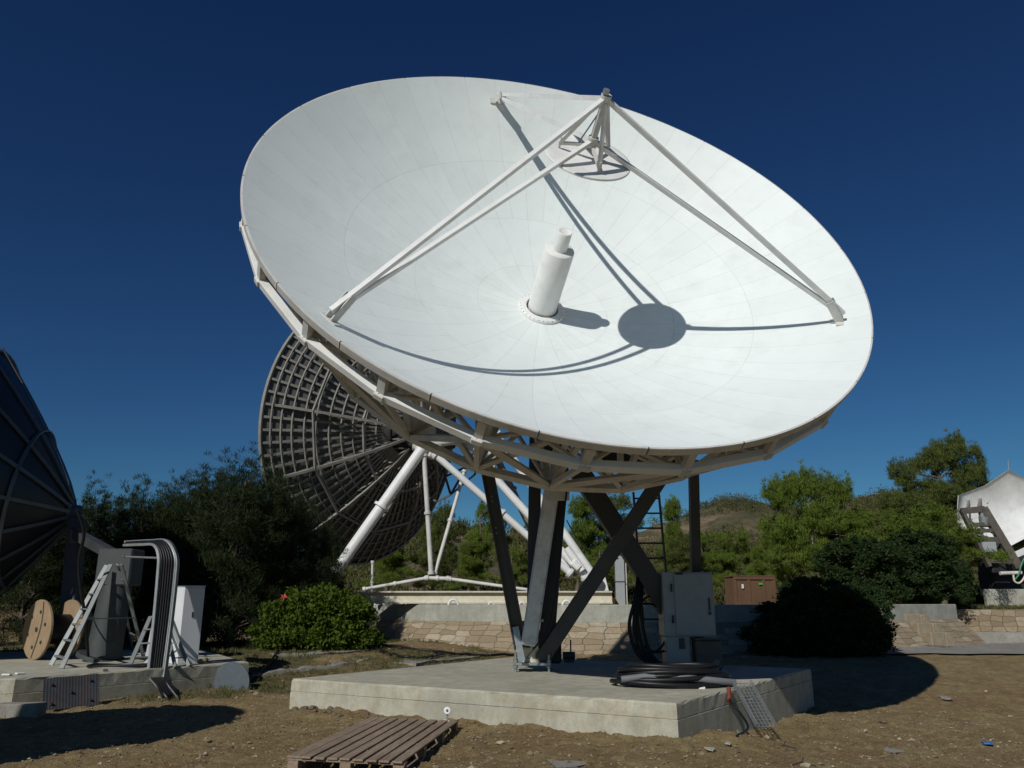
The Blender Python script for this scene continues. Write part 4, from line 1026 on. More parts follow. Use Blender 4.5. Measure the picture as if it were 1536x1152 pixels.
# small round spotlight by the slab
q = onz(672, 1078, .1); g = float(gz(q.x, q.y))
c0 = ony(671, 1066, q.y-.1)
r = thing('ground_spotlight', (q.x, q.y-.1, g), 'small white round spotlight on the dirt in front of the slab edge', 'spotlight')
Rt = Matrix.Rotation(rad(82), 3, 'X')
part('lamp_head', MB().lathe([(0, -.05), (.025, -.05), (.044, .0), (.048, .008), (.042, .014), (.015, .006)], 28, c0, Rt), M['white'], r)
part('lens', MB().lathe([(.0, .012), (.015, .012), (.015, .006), (.0, .006)], 20, c0-Vector((0, .035, 0))*0, Rt), M['dark'], r)
part('bracket', MB().tube((c0.x, c0.y, g-.05), (c0.x, c0.y+.02, c0.z-.03), .012), M['galv'], r)
part('base', MB().box((q.x+.03, q.y-.08, g+.03), (.17, .10, .03), Matrix.Rotation(.3, 3, 'Y'), .005), M['cream'], r)

# ------------------------------------------------------------------ ground litter
def litter(px, py, s, m, label, cat, nm, th=.012):
    q = gnd(px, py); z = float(gz(q.x, q.y)); mb = MB()
    k = 7; vs = [(math.cos(i*2*PI/k)*s*random.uniform(.6, 1.2), math.sin(i*2*PI/k)*s*random.uniform(.4, .9), random.uniform(0, th)) for i in range(k)]
    vs2 = [(x, y, zz+th) for x, y, zz in vs]; mb.add(vs+vs2, [tuple(range(k))[::-1], tuple(range(k, 2*k))]+[(i, (i+1) % k, k+(i+1) % k, k+i) for i in range(k)])
    return tag(mk(nm, mb, m, None, Matrix.Translation((q.x, q.y, z+.01)) @ Matrix.Rotation(random.random()*6, 4, 'Z')), label, cat)
litter(1208, 1041, .14, M['blueplastic'], 'crumpled blue plastic scrap in the dish shadow', 'plastic scrap', 'plastic_scrap', .03)
litter(1482, 1118, .10, M['blueplastic'], 'blue plastic scrap on the sunlit dirt at the lower right', 'plastic scrap', 'plastic_scrap', .02)
litter(1418, 1050, .15, M['path'], 'flat pale stone on the sunlit dirt right of the dish shadow', 'stone', 'flat_stone', .03)
litter(1066, 1127, .09, M['chip'], 'broken white stone chips on the dirt below the slab corner', 'stone', 'flat_stone', .015)
litter(1092, 1119, .06, M['chip'], 'small white stone chip right of the bigger chips below the slab corner', 'stone', 'flat_stone', .015)
litter(1516, 1076, .05, M['chip'], 'white stone chip on the dirt near the right edge', 'stone', 'flat_stone', .01)
litter(852, 1147, .30, M['path'], 'flat grey stone half sunk in the dirt at the bottom centre', 'stone', 'flat_stone', .004)
litter(1340, 1128, .17, M['path'], 'flat grey stone half sunk in the dirt at the lower right', 'stone', 'flat_stone', .004)
for k, (x, y, lab) in enumerate(((1175, 1104, 'dark dry twig on the dirt below the wire tray'), (1202, 1128, 'dark dry twig lowest on the dirt below the wire tray'))):
    q = onz(x, y, 0); z = float(gz(q.x, q.y)); mb = MB(); mb.pipe([q+Vector((-.12, 0, z+.02)), q+Vector((0, .02, z+.05)), q+Vector((.14, -.03, z+.02))], .008, 6); mb.pipe([q+Vector((0, .02, z+.05)), q+Vector((.05, .1, z+.08))], .006, 6)
    top('dry_twig', mb, M['darker'], lab, 'twig')
def ground_hose(pxs, r, m, label, z=.03):
    P = [gnd(x, y) for x, y in pxs]; P = bez(P, 8)
    top('ground_hose', MB().pipe([(p.x, p.y, float(gz(p.x, p.y))+z+r) for p in P], r, 7), m, label, 'hose')
ground_hose([(555, 967), (590, 974), (640, 979), (700, 984), (770, 986)], .035, M['rubber'], 'black hose running along the foot of the stone wall to the slab')
ground_hose([(540, 970), (575, 981), (620, 990), (665, 984)], .028, M['rubber'], 'black hose curving over the dirt nearer the camera than the wall hose')
ground_hose([(372, 1024), (392, 1010), (410, 992), (418, 980)], .03, M['rubber'], 'black hose rising from the dirt right of the round blue grey lid')

# ------------------------------------------------------------------ second antenna (seen from behind)
w2 = Vector((-.82231551, .54965639, .14722454)).normalized(); D2 = 34.0
C2 = EYE + Vector((-.17643331, .96283877, .20448176)).normalized()*D2; R2 = .16182*D2; k2 = .36
V2 = C2 - w2*(k2*R2); F2 = R2/(4*k2)
a1 = Vector((0, 0, 1)).cross(w2).normalized(); a2 = w2.cross(a1)
DM2 = Matrix.Translation(V2) @ Matrix((a1, a2, w2)).transposed().to_4x4()
rb = thing('ribbed_dish_antenna', (V2.x+1.0, V2.y, 1.5), 'grey ribbed dish seen from behind on white tubular supports, left behind the big white dish', 'dish antenna')
par2 = lambda r: r*r/(4*F2)
lpart('reflector', MB().lathe([(r, par2(r)) for r in np.linspace(.5, R2, 30)], 120), M['backpanel'], rb, DM2)
lpart('rim', MB().lathe([(R2, par2(R2)), (R2+.05, par2(R2)), (R2+.05, par2(R2)-.14), (R2-.02, par2(R2)-.14)], 120, smooth=False), M['backrib'], rb, DM2)
NR = 72
for k in range(NR):
    a = 2*PI*k/NR; t = Vector((-math.sin(a), math.cos(a), 0)); mb = MB(); prev = None
    main = k % 6 == 0
    for r in np.linspace(.9, R2-.02, 9):
        q = Vector((math.cos(a)*r, math.sin(a)*r, par2(r)-(.09))); 
        if prev is not None: mb.beam(prev, q, .03, .09, up=t)
        prev = q
    if main:
        prev = None
        for j, r in enumerate(np.linspace(.9, R2*.93, 7)):
            q = Vector((math.cos(a)*r, math.sin(a)*r, par2(r)-.10-.95*(1-r/(R2*.95)))); q2 = Vector((math.cos(a)*r, math.sin(a)*r, par2(r)-.1))
            if prev is not None: mb.beam(prev, q, .08, .10, up=t); mb.beam(prev, q2, .05, .05, up=t)
            mb.beam(q, q2, .05, .05, up=t); prev = q
    lpart('panel_rib', mb, M['backrib'], rb, DM2)
for j, r in enumerate((.28, .37, .46, .54, .62, .70, .77, .84, .90, .955)):
    mb = MB(); seg = 60; rr_ = r*R2
    for k in range(seg):
        a, b = 2*PI*k/seg, 2*PI*(k+1)/seg; z = par2(rr_)-.11
        mb.beam(Vector((math.cos(a)*rr_, math.sin(a)*rr_, z)), Vector((math.cos(b)*rr_, math.sin(b)*rr_, z)), .03, .07, up=Vector((0, 0, 1)))
    lpart('hoop', mb, M['backrib'], rb, DM2)
for r, dz in ((.45, -.55), (.75, -.32)):
    mb = MB()
    for k in range(12):
        a, b = 2*PI*k/12, 2*PI*(k+1)/12; rr_ = r*R2; z = par2(rr_)+dz
        mb.beam(Vector((math.cos(a)*rr_, math.sin(a)*rr_, z)), Vector((math.cos(b)*rr_, math.sin(b)*rr_, z)), .08, .08)
    lpart('truss_ring', mb, M['backrib'], rb, DM2)
mb = MB(); mb.lathe([(0, -.9), (.75, -.9), (.85, -.5), (.95, .1)], 32); lpart('hub', mb, M['darker'], rb, DM2)
# equipment house behind the hub
mb = MB()
hubw = DM2 @ Vector((0, 0, -1.2)); mb.box(hubw+Vector((.2, 0, 0)), (1.5, 1.3, 1.3), Matrix.Rotation(rad(-35), 3, 'Z'), .05); mb.tube(hubw, V2, .6, seg=20); part('equipment_house', mb, M['darker'], rb)
def tubes(lst, name, m=M['white'], root=rb, flange=True):
    for (a, Ya, b, Yb, r) in lst:
        p, q = ony(*a, Ya), ony(*b, Yb); mb = MB().tube(p, q, r, seg=14)
        o = part(name, mb, m, root)
        if flange:
            L = (q-p).length; nfl = max(2, int(L/3.0))
            for k in range(nfl+1):
                c = p.lerp(q, min(.985, max(.015, k/nfl))); d = (q-p).normalized(); mk('pipe_flange', MB().tube(c-d*.05, c+d*.05, r*1.45, seg=14).xf(wm(root).inverted()), m, o, wm(root))
tubes([((640, 664), 29.6, (500, 862), 29.0, .205),
       ((650, 680), 29.6, (858, 862), 30.0, .13),
       ((742, 648), 30.6, (896, 872), 30.2, .15),
       ((738, 712), 30.4, (880, 868), 30.2, .15)], 'support_tube')
tubes([((736, 668), 31.5, (800, 800), 32.5, .14)], 'support_tube', M['backrib'])  # tube in shade, the shade put in by the greyer rib material
tubes([((636, 680), 29.6, (647, 862), 29.8, .09), ((697, 705), 31, (652, 862), 29.9, .07)], 'stay_tube', M['truss'])
tubes([((545, 884), 29.3, (640, 867), 29.3, .06), ((640, 867), 29.3, (672, 868), 29.3, .07), ((672, 868), 29.3, (872, 896), 29, .06), ((557, 905), 31, (559, 842), 31, .05)], 'rail_tube', M['truss'])
part('elevation_joint', MB().box(ony(640, 672, 29.9), (.7, .6, .6), Matrix.Rotation(.5, 3, 'Y'), .05).tube(ony(620, 668, 29.8), ony(660, 676, 29.8), .2), M['truss'], rb)
mb = MB(); mb.tube(ony(640, 668, 29.8), ony(742, 650, 30.6), .16, seg=14); mb.tube(ony(742, 648, 30.6), ony(738, 712, 30.4), .13, seg=14); mb.tube(ony(650, 668, 29.8), hubw, .2, seg=14); mb.tube(ony(738, 680, 30.5), hubw, .16, seg=14); part('hub_yoke', mb, M['truss'], rb)
# lattice struts next to the dish edge
mb = MB()
nodes = [(660, 668), (690, 640), (722, 648), (742, 652), (700, 700), (676, 742), (655, 752), (668, 715), (728, 670), (640, 745), (712, 712)]
for i, j in ((0, 1), (1, 2), (2, 3), (2, 4), (4, 5), (5, 6), (4, 7), (7, 5), (0, 7), (8, 4), (3, 8), (2, 8), (6, 9), (7, 6), (0, 4), (8, 10), (5, 10), (1, 4)):
    mb.beam(ony(*nodes[i], 32.6), ony(*nodes[j], 32.9), .07, .07)
part('lattice_frame', mb, M['backpanel'], rb)
# ring beam and its rollers
mb = MB(); p, q = ony(538, 896, 28.9), ony(918, 896, 28.6); mb.ibeam(p, q, .35, .42, .05); part('ring_beam', mb, M['cream'], rb)
mb = MB(); mb.beam(ony(690, 905, 30), ony(925, 905, 29.6), .3, .1); part('base_rail', mb, M['backrib'], rb)
# jack screws at the foot
mb = MB()
for a, b, r in (((836, 833), (858, 862), .10), ((850, 822), (874, 856), .14), ((838, 843), (855, 862), .05)):
    mb.tube(ony(*a, 30.1), ony(*b, 30.0), r, seg=14)
mb.box(ony(864, 848, 30.0), (.36, .36, .26), Matrix.Rotation(.8, 3, 'Y'), .04); mb.tube(ony(872, 852, 30.7), ony(884, 868, 30.7), .22, seg=16); mb.tube(ony(878, 858, 30.6), ony(883, 863, 30.6), .30, seg=16)
mb.tube(ony(848, 862, 30.8), ony(858, 864, 30.8), .12, seg=12)
part('jack_drive', mb, M['white'], rb)
mb = MB(); pa = [ony(893, 868, 30.5), ony(908, 866, 30.5), ony(913, 886, 30.5), ony(896, 886, 30.5)]
mb.add([p for p in pa]+[p+Vector((0, .3, 0)) for p in pa], [(0, 1, 2, 3), (7, 6, 5, 4), (0, 4, 5, 1), (1, 5, 6, 2), (2, 6, 7, 3), (3, 7, 4, 0)]); part('foot_bracket', mb, M['white'], rb)
mb = MB(); mb.lathe([(.0, .16), (.14, .12), (.25, -.5)], 16, ony(832, 876, 31)); part('cone_foot', mb, M['cream'], rb)
for k, px in enumerate((563, 569, 606, 618, 650, 680, 737, 783, 832, 850)):
    Y = float(wall_y((px-768)/FPX*28))+.25; c = ony(px, 906, Y); rr_ = (.10, .17, .10, .17, .09, .17, .10, .1, .1, .14)[k]; mb = MB()
    pts = [Vector((c.x+math.cos(a)*rr_, c.y, 1.46+.0+math.sin(a)*rr_*1.3)) for a in np.linspace(-.1, PI+.1, 14)]
    if k in (1, 3, 5, 9): mb.pipe(pts, .045, 8)
    else: mb.pipe(pts, .03, 8)
    top('lifting_eye', mb, M['white'], 'white arched lifting eye on top of the retaining wall under the ring beam', 'lifting eye', 'white eyes along the retaining wall top')
q = ony(911, 900, 29.2); r_ = MB().box((q.x, q.y, 1.45+.14), (.52, .3, .24), None, .03)
top('yellow_box', r_.box((q.x, q.y, 1.45+.275), (.56, .34, .03), None, .01), M['yellow'], 'yellow plastic box on the wall under the end of the white ring beam', 'box')
a, b = ony(931, 905, 29.2), ony(931, 834, 29.2)
r = thing('steel_post', (a.x, a.y, 1.45), 'grey square steel post on the wall right of the yellow box', 'post')
part('post', MB().beam((a.x, a.y, 1.4), (a.x, a.y, b.z), .32, .2, up=Vector((0, -1, 0)), bev=.01), M['cab'], r)
part('edge_rail', MB().beam((a.x+.22, a.y+.05, 1.4), (a.x+.22, a.y+.05, b.z), .05, .08, up=Vector((0, -1, 0))), M['truss'], r)
part('strap', MB().box((a.x, a.y, (1.4+b.z)/2+.0), (.34, .22, .04)), M['dark'], r)

# wooden crate on the platform
Y = 30.5; q = ony(1130, 905, Y); x0, x1 = ony(1098, 885, Y).x, ony(1162, 885, Y).x; zt = ony(1130, 865, Y).z
r = thing('wooden_crate', ((x0+x1)/2, Y+.5, 1.45), 'brown wooden crate with a green mark on the platform behind the grey cabinet', 'crate')
Rz = Matrix.Rotation(rad(8), 3, 'Z'); cx = (x0+x1)/2; cz = (1.45+zt)/2
part('body', MB().box((cx, Y+.5, cz), (x1-x0-.04, .94, zt-1.45-.04), Rz, .01), M['cratewood'], r)
mb = MB()
for x in (-1, -.3, .45, 1):
    p = Rz @ Vector(((x1-x0)/2*x*.97, -.49, 0)); mb.box(Vector((cx, Y+.5, cz))+p, (.11, .03, zt-1.45), Rz, .004)
for z in (-1, 1):
    p = Rz @ Vector((0, -.505, z*(zt-1.45)/2*.9)); mb.box(Vector((cx, Y+.5, cz))+p, (x1-x0+.02, .03, .10), Rz, .004)
part('batten', mb, M['cratewood'], r)
part('lid', MB().box((cx, Y+.5, zt+.02), (x1-x0+.06, 1.04, .04), Rz, .008), M['cratewood'], r)
p = Rz @ Vector((.22, -.53, .27)); part('green_mark', MB().box(Vector((cx, Y+.5, cz))+p, (.15, .012, .06), Rz), M['greenmark'], r)
p = Rz @ Vector((-(x1-x0)/2*.62, -.53, .18)); part('paper_label', MB().box(Vector((cx, Y+.5, cz))+p, (.08, .012, .15), Rz), M['white'], r)

# ------------------------------------------------------------------ far right antenna: panelled offset reflector with feed frame
Y = 46.0
rr0 = thing('offset_dish_antenna', (ony(1520, 886, Y).x, Y+1, 2.2), 'far white panelled dish with a brown ladder like feed frame at the right edge', 'dish antenna')
PX = [(1513, 705), (1478, 728), (1438, 743), (1436.5, 768), (1437, 790), (1475, 806), (1516, 819), (1552, 800), (1600, 780), (1602, 742), (1580, 735), (1545, 722)]
c0 = ony(1518, 765, Y+.75); rim_ = [ony(x, y, Y+(.05 if x < 1500 else -.1 if x < 1560 else -.3)) for x, y in PX]
NRr = 8; mb = MB(); vs = []
nP = len(rim_)
for back in (0, 1):
    for k in range(NRr+1):
        t = k/NRr
        for p in rim_:
            q = c0.lerp(p, t) ; q.y = c0.y+(p.y-c0.y)*t*t + back*.07; vs.append(q)
fs = []
for back in (0, 1):
    o_ = back*(NRr+1)*nP
    for k in range(NRr):
        for i in range(nP):
            f = (o_+k*nP+i, o_+k*nP+(i+1) % nP, o_+(k+1)*nP+(i+1) % nP, o_+(k+1)*nP+i); fs.append(f if back else f[::-1])
o2 = (NRr+1)*nP
for i in range(nP): j = (i+1) % nP; fs.append((NRr*nP+i, NRr*nP+j, o2+NRr*nP+j, o2+NRr*nP+i))
mb.add(vs, fs, True); ref = part('reflector', mb, M['white'], rr0)
mb = MB()
for x in (1515,):
    mb.tube(ony(1513, 706, Y-.1), ony(1512, 690, Y-.1), .025, seg=6)
part('lightning_rod', mb, M['galv'], rr0)
fa = [ony(1442, 765, Y-1.8), ony(1474, 762, Y-1.8), ony(1528, 852, Y-2.2), ony(1484, 850, Y-2.2)]
mb = MB(); mb.beam(fa[0], fa[3], .18, .3, up=Vector((0, -1, 0))); mb.beam(fa[1], fa[2], .42, .3, up=Vector((0, -1, 0))); ff = part('feed_frame', mb, M['brownframe'], rr0)
mb = MB()
for t in (.02, .27, .38, .52, .57, .9): mb.beam(fa[0].lerp(fa[3], t), fa[1].lerp(fa[2], t), .2 if t > .05 else .35, .2 if t > .05 else .32)
mb.beam(fa[0].lerp(fa[3], .15), fa[1].lerp(fa[2], .5), .06, .06); mb.beam(fa[0].lerp(fa[3], .55), fa[1].lerp(fa[2], .85), .06, .06); mb.beam(fa[0].lerp(fa[3], .85), fa[1].lerp(fa[2], .55), .06, .06)
mk('cross_rung', mb.xf(wm(rr0).inverted()), M['brownframe'], ff, wm(rr0))
mb = MB(); mb.beam(ony(1451, 762, Y-1.7), ony(1454, 748, Y+.9), .1, .1); mb.beam(ony(1468, 760, Y-1.7), ony(1471, 746, Y+.9), .14, .1); mk('feed_prong', mb.xf(wm(rr0).inverted()), M['backrib'], ff, wm(rr0))
mb = MB(); mb.tube(ony(1476, 776, Y-1.8), ony(1476, 790, Y-1.8), .28, .2, seg=16); mb.tube(ony(1472, 768, Y-1.8), ony(1474, 778, Y-1.8), .16, seg=12); part('feed_unit', mb, M['galv'], rr0)
part('electronics_box', MB().box(ony(1482, 821, Y-2), (.75, .4, .55), None, .03), M['cab'], rr0)
mb = MB(); mb.box(ony(1512, 848, Y-.5), (2.6, 1.4, .9), None, .05); mb.box(ony(1515, 875, Y+.2), (2.6, 1.6, 1.4), None, .05); mb.box(ony(1480, 800, Y+1.6), (1.6, .8, 1.8), Matrix.Rotation(.5, 3, 'Y'), .05)
part('pedestal', mb, M['darker'], rr0)
mb = MB(); mb.tube(ony(1500, 860, Y-2.4), ony(1532, 859, Y-2.4), .1, seg=10); part('cross_tube', mb, M['truss'], rr0)
mb = MB(); mb.beam(ony(1524, 832, Y-2.3), ony(1550, 820, Y-2.3), .12, .3); part('flap', mb, M['white'], rr0)
mb = MB(); mb.pipe(bez([ony(1536, 838, Y-2.5), ony(1531, 850, Y-2.5), ony(1528, 862, Y-2.5), ony(1520, 872, Y-2.5)], 6), .05, 8); part('green_hose', mb, M['greenhose'], rr0)
mb = MB(); mb.pipe(bez([ony(1520, 862, Y-2.6), ony(1522, 872, Y-2.6), ony(1530, 874, Y-2.6), ony(1538, 862, Y-2.6), ony(1540, 840, Y-2.6)], 6), .05, 8); part('cream_hose', mb, M['cream'], rr0)

# distant bits behind the wall end
for k, (x, lab) in enumerate(((1280, 'small white drum between the dark trees, above the left end of the lit wall'), (1293, 'second small white drum right of its twin above the lit wall'))):
    q = ony(x, 906, 37); mb = MB().lathe([(0, .42), (.15, .42), (.17, .38), (.17, 0), (0, 0)], 16, Vector((q.x, q.y, 1.42))); mb.lathe([(.175, .3), (.185, .28), (.175, .26)], 16, Vector((q.x, q.y, 1.42))); top('white_drum', mb, M['white'], lab, 'drum')
q = ony(1372, 897, 38)
top('boulder', MB().box((q.x, q.y, 1.42+.35), (.8, .5, .8), Matrix.Rotation(.2, 3, 'Y'), .2), M['stone'], 'tan boulder standing behind the lit wall below the dark tree', 'boulder')
q = ony(1310, 897, 38.5)
top('boulder', MB().box((q.x, q.y, 1.42+.3), (.6, .5, .8), Matrix.Rotation(-.2, 3, 'Y'), .18), M['stone'], 'small tan boulder behind the left end of the lit wall', 'boulder')

# ------------------------------------------------------------------ left antenna (dark back, cropped)
hubL = ony(112, 770, 19.0); wL = Vector((-.93, -.30, .10)).normalized(); RL = 3.5
b1 = Vector((0, 0, 1)).cross(wL).normalized(); b2 = wL.cross(b1)
DML = Matrix.Translation(hubL) @ Matrix((b1, b2, wL)).transposed().to_4x4()
la_ = thing('dark_dish_antenna', (onz(150, 990, .45).x, onz(150, 990, .45).y, .45), 'dark shaded dish seen from behind, cut off by the left edge of the photo', 'dish antenna')
parL = lambda r: 2.35*((r/RL)**1.25 if r > 0 else 0)+.0
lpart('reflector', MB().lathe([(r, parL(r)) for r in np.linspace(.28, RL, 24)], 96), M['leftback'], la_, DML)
for k in range(16):
    a = 2*PI*k/16; t = Vector((-math.sin(a), math.cos(a), 0)); mb = MB(); prev = None
    for r in np.linspace(.30, RL, 8):
        q = Vector((math.cos(a)*r, math.sin(a)*r, parL(r)-.05))
        if prev is not None: mb.beam(prev, q, .035, .08, up=t)
        prev = q
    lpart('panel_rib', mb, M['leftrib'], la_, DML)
for r in (.52, 1.0):
    mb = MB()
    for k in range(48):
        a, b = 2*PI*k/48, 2*PI*(k+1)/48; z = parL(r*RL)-.07; mb.beam(Vector((math.cos(a)*r*RL, math.sin(a)*r*RL, z)), Vector((math.cos(b)*r*RL, math.sin(b)*r*RL, z)), .04, .07)
    lpart('hoop', mb, M['leftrib'], la_, DML)
mb = MB(); mb.lathe([(0, -.13), (.17, -.13), (.20, -.10), (.20, .05), (.34, .07), (.34, .12)], 36); lpart('hub', mb, M['steelblue'], la_, DML)
mb = MB(); mb.lathe([(RL-.02, parL(RL)), (RL+.01, parL(RL)), (RL+.16, parL(RL)+.34), (RL+.14, parL(RL)+.34)], 96, closed=True); lpart('rim_flare', mb, M['leftrib'], la_, DML)
mb = MB(); p_, q_ = ony(108, 800, 16.0), onz(108, 985, .45)
mb.beam(ony(116, 778, 18.8), ony(100, 975, 18.0), .32, .3, up=Vector((0, -1, 0)), bev=.02); part('tilt_arm', mb, M['dark'], la_)
q_ = onz(143, 992, .45); mb = MB(); mb.tube((q_.x, q_.y+.3, .45), (q_.x+.02, q_.y+.3, .53), .52, seg=28); mb.tube((q_.x, q_.y+.3, .5), (q_.x+.1, q_.y+.3, 2.0), .34, .30, seg=28); mb.box((q_.x+.12, q_.y+.3, 2.3), (.72, .6, .75), None, .03); part('pedestal_column', mb, M['column'], la_)
mb = MB(); mb.beam((q_.x+.1, q_.y+.2, 2.5), ony(112, 800, 18.6), .2, .2); mb.beam(ony(118, 795, 18.6), ony(118, 815, 18.6), .25, .3); part('elevation_arm', mb, M['dark'], la_)
mb = MB(); mb.tube(ony(4, 522, 17.0), ony(34, 575, 17.2), .02, seg=8); part('rim_rod', mb, M['dark'], la_)
# cable
mb = MB(); mb.pipe(bez([ony(116, 765, 15.3), ony(126, 800, 15.5), ony(118, 850, 15.8), ony(128, 930, 16.3), ony(132, 985, 16.8)], 8), .03, 8); part('feed_cable', mb, M['rubber'], la_)

T3 = onz(378, 1058, 0); c3 = T3 - Vector((.97, .25, 0))*1.95 - Vector((0, 2.6, 0)); LL = Vector((-math.sin(rad(28.6))*math.cos(rad(34.9)), -math.cos(rad(28.6))*math.cos(rad(34.9)), math.sin(rad(34.9))))  # unseen dish added so that its shadow falls on the dirt here
C3 = c3 + LL*(3.4/LL.z); w3 = Vector((.1, -.78, .62)).normalized()
g1 = Vector((0, 0, 1)).cross(w3).normalized(); g2 = w3.cross(g1); R3 = 1.95; f3 = R3/(4*.38)
DM3 = Matrix.Translation(C3-w3*.38*R3) @ Matrix((g1, g2, w3)).transposed().to_4x4()
nb = thing('dish_antenna', (C3.x, C3.y+1.2, 0), 'small white dish antenna added out of view to cast the shadow at lower left', 'dish antenna')
lpart('reflector', MB().lathe([(r, r*r/(4*f3)) for r in np.linspace(.02, R3, 20)]+[(R3, R3*.38-.06)]+[(r, r*r/(4*f3)-.05) for r in np.linspace(R3-.02, .02, 12)], 72), M['white'], nb, DM3)
hb = DM3 @ Vector((0, 0, -.3)); part('hub', MB().tube(DM3 @ Vector((0, 0, -.02)), DM3 @ Vector((0, 0, -.7)), .35, seg=24), M['truss'], nb)
for dx, dy in ((-.9, -.7), (.9, -.7), (-.9, .9), (.9, .9)): part('leg', MB().beam((hb.x+dx, hb.y+.4+dy, 0), (hb.x+dx*.15, hb.y+.4+dy*.15, hb.z-.1), .14, .14), M['galv'], nb)
for k in range(3):
    a = rad(90+120*k); part('feed_leg', MB().beam(DM3 @ Vector((math.cos(a)*1.7, math.sin(a)*1.7, .62)), DM3 @ Vector((0, 0, 1.45)), .06, .06), M['white'], nb)
part('feed_horn', MB().tube(DM3 @ Vector((0, 0, 1.3)), DM3 @ Vector((0, 0, 1.6)), .14, seg=16), M['white'], nb)
# cable reels
def reel(px, py, lab, face=-12, R=.60, wid=.62, tilt=0, Yo=0):
    q = onz(px, py, .45); c = Vector((q.x, q.y+Yo, .45+R)); ang = rad(face)
    r = thing('cable_reel', (c.x, c.y, .45), lab, 'cable reel', 'wooden cable reels on the left slab')
    Rm = Matrix.Rotation(ang, 3, 'Z') @ Matrix.Rotation(rad(90), 3, 'X')
    for s in (0, 1):
        mb = MB(); z = 0 if s == 0 else -wid
        mb.lathe([(.0, .025), (R-.004, .025), (R, .02), (R, -.02), (R-.004, -.025), (0, -.025)], 48, c+Rm @ Vector((0, 0, z)), Rm, smooth=False)
        fl = part('flange', mb, M['reelwood'], r)
        if s == 0:
            for k in range(7):
                a = k*PI/3+.3; rr_ = .36 if k < 6 else 0; br_ = .035 if k < 6 else .05
                mk('bolt', MB().lathe([(0, .014), (br_, .014), (br_, 0)], 10, c+Rm @ Vector((math.cos(a)*rr_, math.sin(a)*rr_, .025)), Rm, smooth=False).xf(wm(r).inverted()), M['dark'], fl, wm(r))
            mb = MB(); mb.pipe([c+Rm @ Vector((-.05+.25*math.sin(t*2.2), -.56+t*1.12, .04)) for t in np.linspace(0, 1, 14)], .008, 6); mk('string', mb.xf(wm(r).inverted()), M['dark'], fl, wm(r))
    part('drum', MB().lathe([(.30, 0), (.30, -wid)], 32, c, Rm), M['rubber'], r)
reel(50, 990, 'wooden cable reel with a loose string across its front flange', face=-36)
reel(98, 981, 'wooden cable reel mostly hidden behind the dark tilt arm', face=-33, R=.55, Yo=.45)
# step ladders
def stepladder(Pt, w_top, fl, fr, bl, br, label, nr=6, m=M['alu'], wd=.08):
    r = thing('step_ladder', ((fl.x+fr.x+bl.x+br.x)/4, (fl.y+fr.y+bl.y+br.y)/4, .45), label, 'step ladder', 'step ladders on the left slab')
    (t1, t2, t3, t4) = Pt
    part('front_frame', MB().beam(t1, fl, wd, .03, up=Vector((0, -1, 0))).beam(t2, fr, wd, .03, up=Vector((0, -1, 0))), m, r)
    part('rear_frame', MB().beam(t3, bl, wd*.8, .03, up=Vector((0, -1, 0))).beam(t4, br, wd*.8, .03, up=Vector((0, -1, 0))), m, r)
    for k in range(1, nr+1):
        t = k/(nr+.6); part('tread', MB().beam(t1.lerp(fl, t), t2.lerp(fr, t), .08, .025), m, r)
        if k % 2: part('rear_bar', MB().beam(t3.lerp(bl, t), t4.lerp(br, t), .03, .02), m, r)
    part('spreader', MB().beam(t1.lerp(fl, .55), t3.lerp(bl, .55), .02, .02).beam(t2.lerp(fr, .55), t4.lerp(br, .55), .02, .02), m, r)
Yt = 16.3
stepladder((ony(160, 848, Yt+.5), ony(166, 847, Yt), ony(176, 847, Yt+.5), ony(182, 847, Yt)), 0, onz(76, 998, .45), onz(92, 1003, .45), onz(199, 976, .45)+Vector((0, 0, 0)), onz(216, 988, .45), 'tall aluminium step ladder standing open in front of the left antenna column')
stepladder((ony(226, 925, 16.6), ony(234, 923, 16.2), ony(246, 923, 16.6), ony(252, 925, 16.2)), 0, onz(194, 1000, .45), onz(208, 1000, .45)+Vector((0, .3, 0)), onz(263, 1001, .45), onz(274, 1001, .45)+Vector((0, .3, 0)), 'small aluminium step ladder standing behind the bent cable tray', nr=3)
# bent cable tray arch
tr = thing('cable_tray_arch', (onz(235, 1015, .45).x, onz(235, 1015, .45).y, .45), 'tall bent galvanised cable tray carrying black cables up from the left slab edge', 'cable tray')
YT = 15.45
lpath = bez([ony(188, 818, YT+.5), ony(214, 817, YT+.3), ony(232, 818, YT+.15), ony(239, 834, YT+.05), ony(238, 862, YT), ony(232, 930, YT-.1), ony(223, 1016, YT-.25)], 7)
rpath = bez([ony(190, 813, YT+.9), ony(228, 811, YT+.6), ony(252, 812, YT+.35), ony(265, 835, YT+.2), ony(264, 868, YT+.15), ony(256, 940, YT+.05), ony(246, 1016, YT-.1)], 7)
for nm, pth in (('side_rail', lpath), ('side_rail', rpath)):
    mb = MB()
    for p, q in zip(pth, pth[1:]): mb.beam(p, q, .045, .12, up=Vector((0, -1, 0)))
    part(nm, mb, M['alu'], tr)
for k in range(2, len(lpath)-1, 4): part('cross_bar', MB().beam(lpath[k], rpath[k], .04, .03), M['galv'], tr)
mb = MB()
for k in range(6):
    t = .16+.14*k; pts = [p.lerp(q, t)+Vector((0, -.02, 0)) for p, q in zip(lpath, rpath)]
    e = onz(245+k*4, 1046-k, 0.05); pts += bez([pts[-1], pts[-1].lerp(e, .5)+Vector((0, 0, .05)), e], 5)[1:]
    mb.pipe(pts, .022, 7)
part('black_cable', mb, M['rubber'], tr)
mb = MB()
